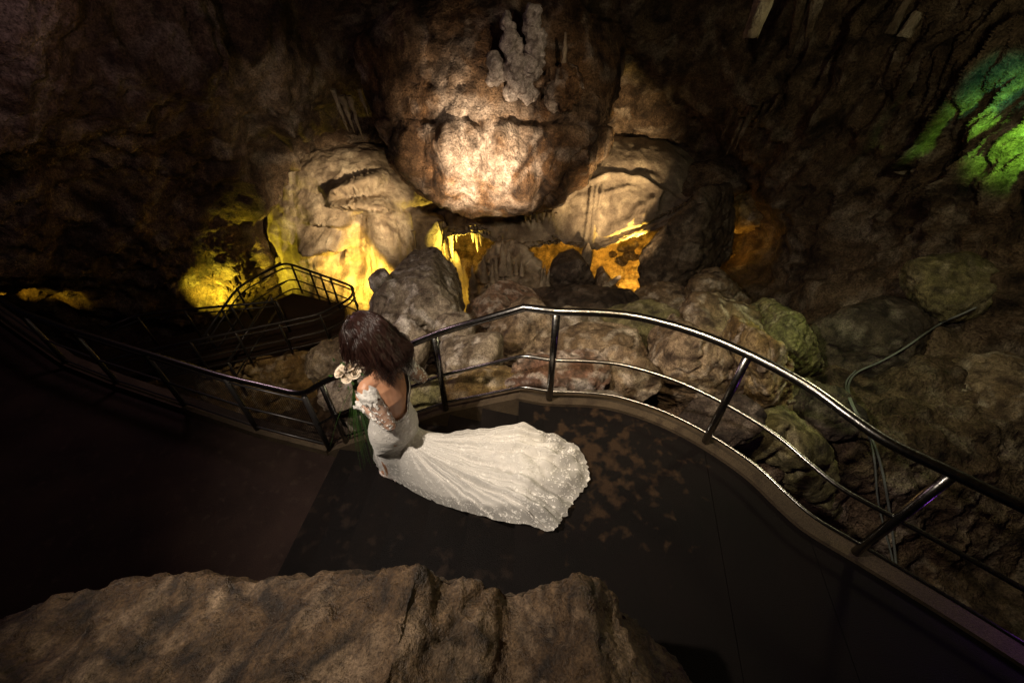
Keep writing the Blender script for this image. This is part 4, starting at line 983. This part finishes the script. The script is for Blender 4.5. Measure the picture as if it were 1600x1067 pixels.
# head
pit = Matrix.Rotation(math.radians(-38), 4, 'X'); HR = heading @ pit
def hl(x, y, z): return hc+(HR @ Vector((x, y, z)))
ball(hc+(HR @ Vector((0, -.01, .02))), (.074, .092, .095), HR, 4); ball(hl(0, .022, -.045), (.056, .066, .068), HR, 4)
ball(hl(0, .055, -.092), (.024, .022, .020), HR); ball(hl(0, .094, -.022), (.012, .014, .016), HR); limb([hl(0, .088, .018), hl(0, .104, -.024)], [.008, .010])
for s_ in (-1, 1):
    ball(hl(.074*s_, -.005, -.012), (.009, .020, .030), HR); ball(hl(.036*s_, .060, -.030), (.026, .022, .022), HR)
# hands
def hand(wr, d, nrm, side, curl):
    d = d.normalized(); nrm = (nrm-d*nrm.dot(d)).normalized(); wax = d.cross(nrm).normalized()*side     # wax points to the thumb side
    limb([wr, wr+d*.035], [.021, .024])
    V = []
    pal = [wr+d*.02+wax*x for x in (-.022, -.007, .008, .022)]
    for k in range(4):
        limb([wr+d*.015+wax*(-.018+.012*k), wr+d*.082+wax*(-.030+.020*k)], [.014, .0115], 4)
    ln_ = [.058, .072, .078, .070]
    for k in range(4):
        p = wr+d*.080+wax*(-.030+.020*k); dirv = d.copy(); pts = [p.copy()]
        for sgm, fr in enumerate((.46, .31, .23)):
            ang = curl*(0.55+.25*sgm); dirv = (dirv*math.cos(ang)+nrm*math.sin(ang)).normalized()
            nn_ = (nrm*math.cos(ang)-d*math.sin(ang)); p = p+dirv*ln_[k]*fr; pts.append(p.copy())
        limb(pts, [.0095, .009, .0082, .007], 4)
    t0 = wr+d*.025+wax*.022; t1 = t0+d*.028+wax*.022+nrm*.010; t2 = t1+d*.030+wax*.002+nrm*.018; t3 = t2+d*.016-wax*.008+nrm*.016
    limb([t0, t1, t2, t3], [.014, .012, .010, .008], 4)
hb = bp_(-1.075, 2.085, 0.500)                  # where the bouquet handle is gripped
hand(wrL, (hb-rt*.022)-wrL, rt, 1, 0.95)
hand(wrR, (hb+rt*.022+Vector((-.005, .02, .03)))-wrR, Vector((-.5, -.6, -.2)), -1, 0.9)
tmp = mesh_obj('tmp', bm_v, bm_f, M['skin'])
rm = tmp.modifiers.new('r', 'REMESH'); rm.mode = 'VOXEL'; rm.voxel_size = 0.0048; rm.use_smooth_shade = True
sm = tmp.modifiers.new('s', 'SMOOTH'); sm.factor = 0.5; sm.iterations = 4
bpy.context.view_layer.update(); dg = bpy.context.evaluated_depsgraph_get()
bme = bpy.data.meshes.new_from_object(tmp.evaluated_get(dg)); bpy.data.objects.remove(tmp)
bride = empty('person', (-0.98, 2.0, FZ)); tag(bride, 'bride with long dark hair in white lace gown with long train, standing on the stairs', 'person')
BO = parent_loc(bride)
co = np.zeros(len(bme.vertices)*3, np.float32); bme.vertices.foreach_get('co', co); bme.vertices.foreach_set('co', (co.reshape(-1, 3)-BO).astype(np.float32).ravel())
bme.polygons.foreach_set('use_smooth', np.ones(len(bme.polygons), bool))
if not bme.materials: bme.materials.append(M['skin'])
body = bpy.data.objects.new('body', bme); COL.objects.link(body); body.parent = bride
for s_ in (-1, 1):
    v, f = ico(3); mesh_obj('eye', v*.0115+np.array(hl(.030*s_, .074, .010)), f, M['eye'], bride, loc=tuple(hl(.030*s_, .074, .010)))
v, f = ico(3); mesh_obj('lips', (v*np.array([.022, .010, .008])) @ np.array(HR.to_3x3()).T+np.array(hl(0, .080, -.060)), f, M['lip'], bride, loc=tuple(hl(0, .080, -.060)))
# shoes
for an in (anL, anR):
    rings = []
    for k, (y, z, wd, h) in enumerate(((-.045, .085, .020, .030), (-.02, .078, .027, .032), (.02, .055, .027, .026), (.06, .028, .030, .022), (.10, .018, .036, .018), (.135, .015, .030, .014), (.165, .012, .012, .009))):
        c_ = Vector((an.x, an.y, FZ))+fw*y+Vector((0, 0, z)); rings.append([c_+rt*wd*math.cos(a)+UPV*h*math.sin(a) for a in [2*math.pi*q/14 for q in range(14)]])
    V = [p for r_ in rings for p in r_]; F = [[i*14+k, i*14+(k+1) % 14, (i+1)*14+(k+1) % 14, (i+1)*14+k] for i in range(6) for k in range(14)]+[list(range(14)), [84+k for k in range(14)]]
    so = mesh_obj('shoe', V, F, M['shoe'], bride, loc=(an.x, an.y, FZ))
    q = Vector((an.x, an.y, FZ))-fw*.04; V, F = sweep([q+Vector((0, 0, .075)), q+Vector((0, 0, .03)), q], 0, 8, True, [.016, .009, .007]); mesh_obj('heel', V, F, M['shoe'], so, loc=tuple(q))
# lace sleeves
for sh, el, wr, nm in ((shL, elL, wrL, 1), (shR, elR, wrR, 2)):
    pts = [sh.lerp(el, .12), sh.lerp(el, .55), el.lerp(sh, .12), el.lerp(wr, .10), el.lerp(wr, .45), wr.lerp(el, .05)]
    P = smooth_path(pts, 10); rr = np.interp(np.linspace(0, 5, len(P)), range(6), [.058, .052, .046, .045, .043, .032])
    rr = rr*(1+.05*np.sin(np.arange(len(rr))*1.3)+.03*np.sin(np.arange(len(rr))*2.9))
    V, F = sweep(P, 0, 26, False, rr); V = np.array(V)
    V += 0.004*np.stack([perlin(V*40+k*9, 401) for k in range(3)], 1)
    mesh_obj('sleeve', V, F, M['lace'], bride, loc=tuple(sh))
    rg = np.random.RandomState(nm); V = []; a_ = wr.lerp(el, .0); d_ = (wr-el).normalized(); n1 = d_.orthogonal().normalized(); n2 = d_.cross(n1)
    for i in range(4):
        for k in range(40):
            an_ = 2*math.pi*k/40; r_ = .031+.0045*i+.005*(k % 4 in (0, 1))*(i/3); V.append(a_+d_*(-.012+.013*i+(.010*(i == 3)*math.sin(k*1.25)))+(n1*math.cos(an_)+n2*math.sin(an_))*r_)
    mesh_obj('cuff', V, [[i*40+k, i*40+(k+1) % 40, (i+1)*40+(k+1) % 40, (i+1)*40+k] for i in range(3) for k in range(40)], M['trim'], bride, loc=tuple(wr))
    # off shoulder band round the upper arm
    V = []; d_ = (el-sh).normalized(); n1 = d_.orthogonal().normalized(); n2 = d_.cross(n1)
    for i in range(10):
        t = i/9
        for k in range(56):
            an_ = 2*math.pi*k/56; r_ = .0595+.007*math.sin(t*math.pi)+.0022*math.sin(k*.45+i*1.1)+.0018*rg.uniform(-1, 1)
            V.append(sh+d_*(-.012+.105*t+(.012*math.sin(k*.95) if i in (0, 9) else 0))+(n1*math.cos(an_)+n2*math.sin(an_))*r_)
    mesh_obj('shoulder_band', V, [[i*56+k, i*56+(k+1) % 56, (i+1)*56+(k+1) % 56, (i+1)*56+k] for i in range(9) for k in range(56)], M['trim'], bride, loc=tuple(sh))

# gown
def zramp(x): return np.clip(-RISE/GO*(X0-x)*(np.asarray(x) < X0), -1.302, 0)
def ctr(z):
    zs = [-.75, -.30, -.05, .20, .48, .66]; z = z-DZ
    return np.stack([np.interp(z, zs, [-1.0, -.93, -.89, -.855, -.825, -.84]), np.interp(z, zs, [2.12, 2.075, 2.035, 1.995, 1.985, 2.02])], -1)
def axes(z):
    zs = [-.75, -.45, -.30, -.10, .05, .14, .22, .33, .42, .50, .58, .66]; z = z-DZ
    return (np.interp(z, zs, [.19, .155, .150, .165, .178, .174, .152, .126, .132, .148, .154, .146]), np.interp(z, zs, [.17, .14, .135, .142, .152, .150, .128, .098, .104, .118, .122, .10]))
HEM = [(-15, 919, 755), (-4, 915, 728), (6, 900, 704), (16, 880, 690), (28, 845, 682), (42, 800, 682), (58, 750, 691), (76, 705, 690), (100, 668, 690), (130, 632, 692), (160, 598, 700), (190, 584, 714), (212, 590, 730), (232, 603, 745), (248, 628, 759), (264, 662, 778), (279, 706, 796), (293, 750, 809), (306, 796, 821), (317, 836, 829), (326, 866, 833), (333, 880, 812), (339, 900, 782), (345, 919, 755)]
def on_ramp(u, v):
    d = ray(u, v); t = 0.004
    for _ in range(40):
        x = d[0]*t; z = float(zramp(x)); t = (z-CH)/d[2]
    return np.array([d[0]*t, d[1]*t, z])
ks = np.array([h[0] for h in HEM], float); kp = np.array([on_ramp(h[1], h[2]) for h in HEM])
NT = 288; sidx = np.linspace(0, len(HEM)-1, NT, endpoint=False)
def cr(arr, s_):
    n = len(arr)-1; i = np.floor(s_).astype(int); t = (s_-i)[:, None] if arr.ndim > 1 else s_-i
    g = lambda k: arr[np.mod(i+k, n)]
    a, b, c_, d_ = g(-1), g(0), g(1), g(2); return 0.5*((2*b)+(c_-a)*t+(2*a-5*b+4*c_-d_)*t*t+(3*b-a-3*c_+d_)*t**3)
c0 = np.array([-1.0, 2.10]); ka = np.unwrap(np.arctan2(kp[:, 1]-c0[1], kp[:, 0]-c0[0]))
ka = np.maximum.accumulate(ka+np.arange(len(ka))*1e-3); ka[-1] = ka[0]+2*math.pi; hem = cr(kp, sidx)
th = np.interp(sidx, range(len(HEM)), ka); print('hem angles', np.degrees(ka).round())
rgh = np.random.RandomState(5); edgej = 0.003*np.sin(sidx*20)+0.012*perlin(np.stack([sidx*9, sidx*0, sidx*0], 1), 419)+0.02*perlin(np.stack([sidx*3, sidx*0, sidx*0], 1), 410)
head_ang = math.atan2(fw.y, fw.x); al = th-head_ang                        # 0 = front
backness = 0.5-0.5*np.cos(al)
ztop = DZ+0.60-0.02*np.cos(2*al)-0.29*smooth(0.55, 0.95, backness); zK = DZ-0.26+0.27*smooth(.15, .9, backness)
nU, nL = 44, 90
rows = []; tt = []
def ring(z):
    c_ = ctr(z); a, b = axes(z); ca, sa = np.cos(al), np.sin(al)
    # direction in plan for world angle th, ellipse with half axes a (right) and b (forward)
    r_ = 1/np.sqrt((sa/a)**2+(ca/b)**2)
    return np.stack([c_[:, 0]+r_*np.cos(th), c_[:, 1]+r_*np.sin(th), z], 1)
for i in range(nU):
    t = i/nU; rows.append(ring(ztop+(zK-ztop)*t)); tt.append(np.zeros(NT))
K0 = ring(zK); L = np.linalg.norm(hem[:, :2]-K0[:, :2], axis=1)
kk = 0.9+0.45*smooth(.25, 1.3, L); pe = 1.0+0.28*smooth(.15, 0.9, L)
for i in range(nL):
    t = i/(nL-1); e = t**pe
    pl = K0[:, :2]+(hem[:, :2]-K0[:, :2])*e[:, None]
    if t > .8: pl = pl+(hem[:, :2]-c0)/np.linalg.norm(hem[:, :2]-c0, axis=1)[:, None]*(edgej*((t-.8)/.2))[:, None]
    zf = zramp(pl[:, 0]); zf0 = zramp(K0[:, 0])
    g = (1-t)**kk
    z = zf+0.012+(zK-zf0)*g
    tang = sidx*1.0
    am = smooth(.05, .5, np.array([t]))[0]
    q = np.stack([sidx*1.15, np.full(NT, t*0.9), np.full(NT, 0.0)], 1); q2 = np.stack([sidx*2.6, np.full(NT, t*2.2), np.full(NT, 3.0)], 1); q3 = np.stack([pl[:, 0]*5.5, pl[:, 1]*5.5, np.full(NT, 7.0)], 1)
    long_ = smooth(.3, 1.2, L)
    fold = 0.085*np.abs(perlin(q, 411))+0.03*perlin(q2, 412)+0.05*perlin(q3*.45, 416)+0.10*np.abs(perlin(q3, 413))*smooth(.45, .9, np.array([t]))[0]+0.018*perlin(q3*2.7, 414)
    z = z+am*(1-.55*smooth(.93, 1, np.array([t]))[0])*np.maximum(fold+0.02, 0.0)*(0.45+.75*long_)
    z = np.maximum(z, zf+0.008)
    rows.append(np.stack([pl[:, 0], pl[:, 1], z], 1)); tt.append(np.full(NT, t))
G = np.concatenate(rows); tt = np.concatenate(tt)
fU = grid_faces(NT, nU+nL, True)
gn = normals(G, fU); fit = (tt <= 0)
if (gn[:NT, :2]*(G[:NT, :2]-ctr(G[:NT, 2]))).sum() < 0: gn = -gn
G = G+gn*(0.004*perlin(G*38, 415)*(fit | (tt < .2))+0.014*fit+0.014*np.maximum(0, 1-tt*8)*(tt > 0))[:, None]
gown = mesh_obj('gown', G, fU, M['dress'], bride, loc=(-0.95, 2.0, FZ))
sa_ = gown.data.attributes.new('sheer', 'FLOAT', 'POINT'); edge_w = np.tile(smooth(.1, .8, L), nU+nL)
sh_v = smooth(.82, .92, tt)*0.6
side = np.tile((np.exp(-((np.degrees(th)-262)/34)**2)+np.exp(-((np.degrees(th)-55)/16)**2)), nU+nL)
sh_v = np.maximum(sh_v, 0.85*smooth(.45, .72, tt)*np.clip(side, 0, 1)); sa_.data.foreach_set('value', sh_v.astype(np.float32))
# scalloped neckline trim following the top edge
tr = rows[0]; V = []
for i in range(4):
    off = np.array([ctr(tr[:, 2])[:, 0], ctr(tr[:, 2])[:, 1]]).T; dirn = tr[:, :2]-off; dirn /= np.linalg.norm(dirn, axis=1)[:, None]
    w_ = .006+.004*math.sin(i); zz = tr[:, 2]+(.018-.014*i)+(0.008*np.sin(np.arange(NT)*0.9) if i == 0 else 0)
    V.append(np.stack([tr[:, 0]+dirn[:, 0]*w_, tr[:, 1]+dirn[:, 1]*w_, zz], 1))
mesh_obj('neckline_trim', np.concatenate(V), grid_faces(NT, 4, True), M['trim'], bride, loc=(-0.85, 2.0, 0.5))

# hair
rg = np.random.RandomState(11); HRn = np.array(HR.to_3x3()); hcn = np.array(hc)
hv, hf = ico(4); cap = hv*np.array([.086, .104, .108]); keep = ~((hv[:, 1] > .45) & (hv[:, 2] < .35)) & (hv[:, 2] > -.55)
capf = hf[keep[hf].all(1)]
capP = (cap+np.array([0, -.012, .022])) @ HRn.T+hcn
hairp = MB(); hairp.add(capP, capf.tolist())
def sdf_push(p, ex=0.0):
    l = (p-hcn) @ HRn-np.array([0, -.012, .018]); e = l/(np.array([.086, .104, .108])+ex); d = np.linalg.norm(e)
    if d < 1.0: l = l/d; p = hcn+(l+np.array([0, -.012, .018])) @ HRn.T
    for c_, r_ in ((np.array(nec), .062), (np.array(che.lerp(nec, .62)), .115), (np.array(shL), .062), (np.array(shR), .062)):
        w_ = p-c_; d = np.linalg.norm(w_)
        if d < r_+ex: p = c_+w_/d*(r_+ex)
    return p
guides = []
for gi in range(260):
    while True:
        dv = rg.normal(size=3); dv /= np.linalg.norm(dv)
        if dv[2] > -.35 and not (dv[1] > .55 and dv[2] < .55): break
    p = hcn+(dv*np.array([.084, .102, .106])+np.array([0, -.012, .022])) @ HRn.T
    back = smooth(0.45, -0.25, np.array([-dv[1]]))[0] if False else float(np.clip(0.5-dv[1]*1.2, 0, 1))
    part = np.array([math.tanh((dv[0]+0.12)*3)*(1-.8*back), -1.0*back-.1, 0.1]) @ HRn.T
    vel = part*0.9+np.array([0, 0, -.15]); path = [p]; ph = rg.uniform(0, 6.28); n = int(rg.uniform(14, 23)) - (8 if (dv[0] < -.1 and dv[1] > -.35) else 0); sidev = rg.normal(size=3); sidev[2] = 0; sidev /= np.linalg.norm(sidev)
    lift_ = rg.uniform(0, .017)
    for k in range(n):
        vel = vel*0.80+np.array([0, 0, -1.0])*0.24+np.array(-fw)*0.05*back+np.array(rt)*0.012; vel /= np.linalg.norm(vel)
        p = p+vel*0.0195+sidev*0.021*math.sin(ph+k*0.50)*smooth(4, 13, k)
        p = sdf_push(p, lift_*smooth(0, 6, k)); path.append(p)
    guides.append(np.array(path))
sv, sf = [], []; off = len(hairp.v); seg = 3
for g_ in guides:
    for q in range(14):
        r0 = 0.016*math.sqrt(rg.uniform()); aa = rg.uniform(0, 6.28); n = len(g_); k = np.arange(n)
        o_ = np.array([math.cos(aa), math.sin(aa), .4*rg.normal()])*r0
        P = g_+o_*(0.45+.75*np.sin(np.minimum(k/n, .8)*2.2))[:, None]+0.0030*rg.normal(size=(n, 3)).cumsum(0)*0.4
        pass
        R_ = 0.0015*(1-.75*(k/n)**2)+.00025
        V, F = sweep(P, 0, seg, True, R_); hairp.add(V, F)
hairp.build('hair', M['hair'], bride, loc=tuple(hc), smooth_=True)

# bouquet (held, a thing of its own)
fl = bp_(-1.085, 2.085, 0.610); bq = empty('bouquet', tuple(hb)); tag(bq, 'bouquet of cream roses with long trailing green grass held by the bride', 'bouquet')
def rose(c, r, seed):
    rg = np.random.RandomState(seed); mb = MB(); up = (Vector(c)-(hb+Vector((0, 0, .02)))).normalized(); q0 = up.to_track_quat('Z', 'Y').to_matrix()
    for layer in range(4):
        for k in range(4+layer):
            a0 = 2*math.pi*k/(4+layer)+layer*.6; V = []
            for i in range(5):
                t = i/4
                for j in range(5):
                    s_ = (j/4-.5)*(1.5/(1+.25*layer)); rad = r*(.22+.24*layer)*(.55+.45*math.sin(t*1.7))*(1+.12*(t > .9)*layer)
                    V.append(Vector(c)+q0 @ Vector((rad*math.cos(a0+s_), rad*math.sin(a0+s_), r*(.75-.10*layer)*t-.3*r+.04*r*rg.normal())))
            mb.add(V, [[i*5+j, i*5+j+1, (i+1)*5+j+1, (i+1)*5+j] for i in range(4) for j in range(4)])
    return mb.build('rose', M['rose'], bq, loc=tuple(c), smooth_=True)
for k, (a, b, c_, r) in enumerate(((0, 0, .04, .044), (.052, .01, .018, .038), (-.05, .02, .022, .040), (.01, .055, .0, .038), (-.005, -.05, .015, .040), (.042, -.045, .0, .034), (-.05, -.035, .0, .034))):
    rose(fl+rt*a+fw*c_*0+Vector((0, 0, c_))+fw*b, r, k)
mb = MB(); rg = np.random.RandomState(21)
for k in range(46):
    o_ = Vector(rg.normal(size=3))*.006; e = fl+Vector(rg.normal(size=3))*.04-Vector((0, 0, .02))
    mb.add(*sweep(smooth_path([hb+o_, hb.lerp(e, .5)+o_, e], 3), 0.0016, 4))
for k in range(70):                                                                        # little leaves and filler
    c_ = fl+Vector(rg.normal(size=3))*.042-Vector((0, 0, .015)); d_ = Vector(rg.normal(size=3)).normalized(); w_ = d_.orthogonal().normalized()*.008
    mb.add([c_, c_+d_*.018+w_, c_+d_*.04, c_+d_*.018-w_], [[0, 1, 2, 3]])
mb.build('greenery', M['leaf'], bq, loc=tuple(hb))
mb = MB()
for k in range(75):
    o_ = Vector(rg.normal(size=3))*.008; ln_ = rg.uniform(.45, .82); sx, sy = rg.normal()*.05, rg.normal()*.04
    p0 = hb+o_; p1 = hb+Vector((-.008+sx*.3, -.03+sy*.3, -.10)); p2 = hb+Vector((-.035+sx*.8, -.05+sy*.8, -.10-ln_*.45)); p3 = hb+Vector((-.06+sx*1.3, -.055+sy*1.3, -.10-ln_))
    mb.add(*sweep(smooth_path([p0, p1, p2, p3], 4), 0, 4, True, np.linspace(.0024, .0008, 13)))
mb.build('trailing_grass', M['leaf'], bq, loc=tuple(hb))
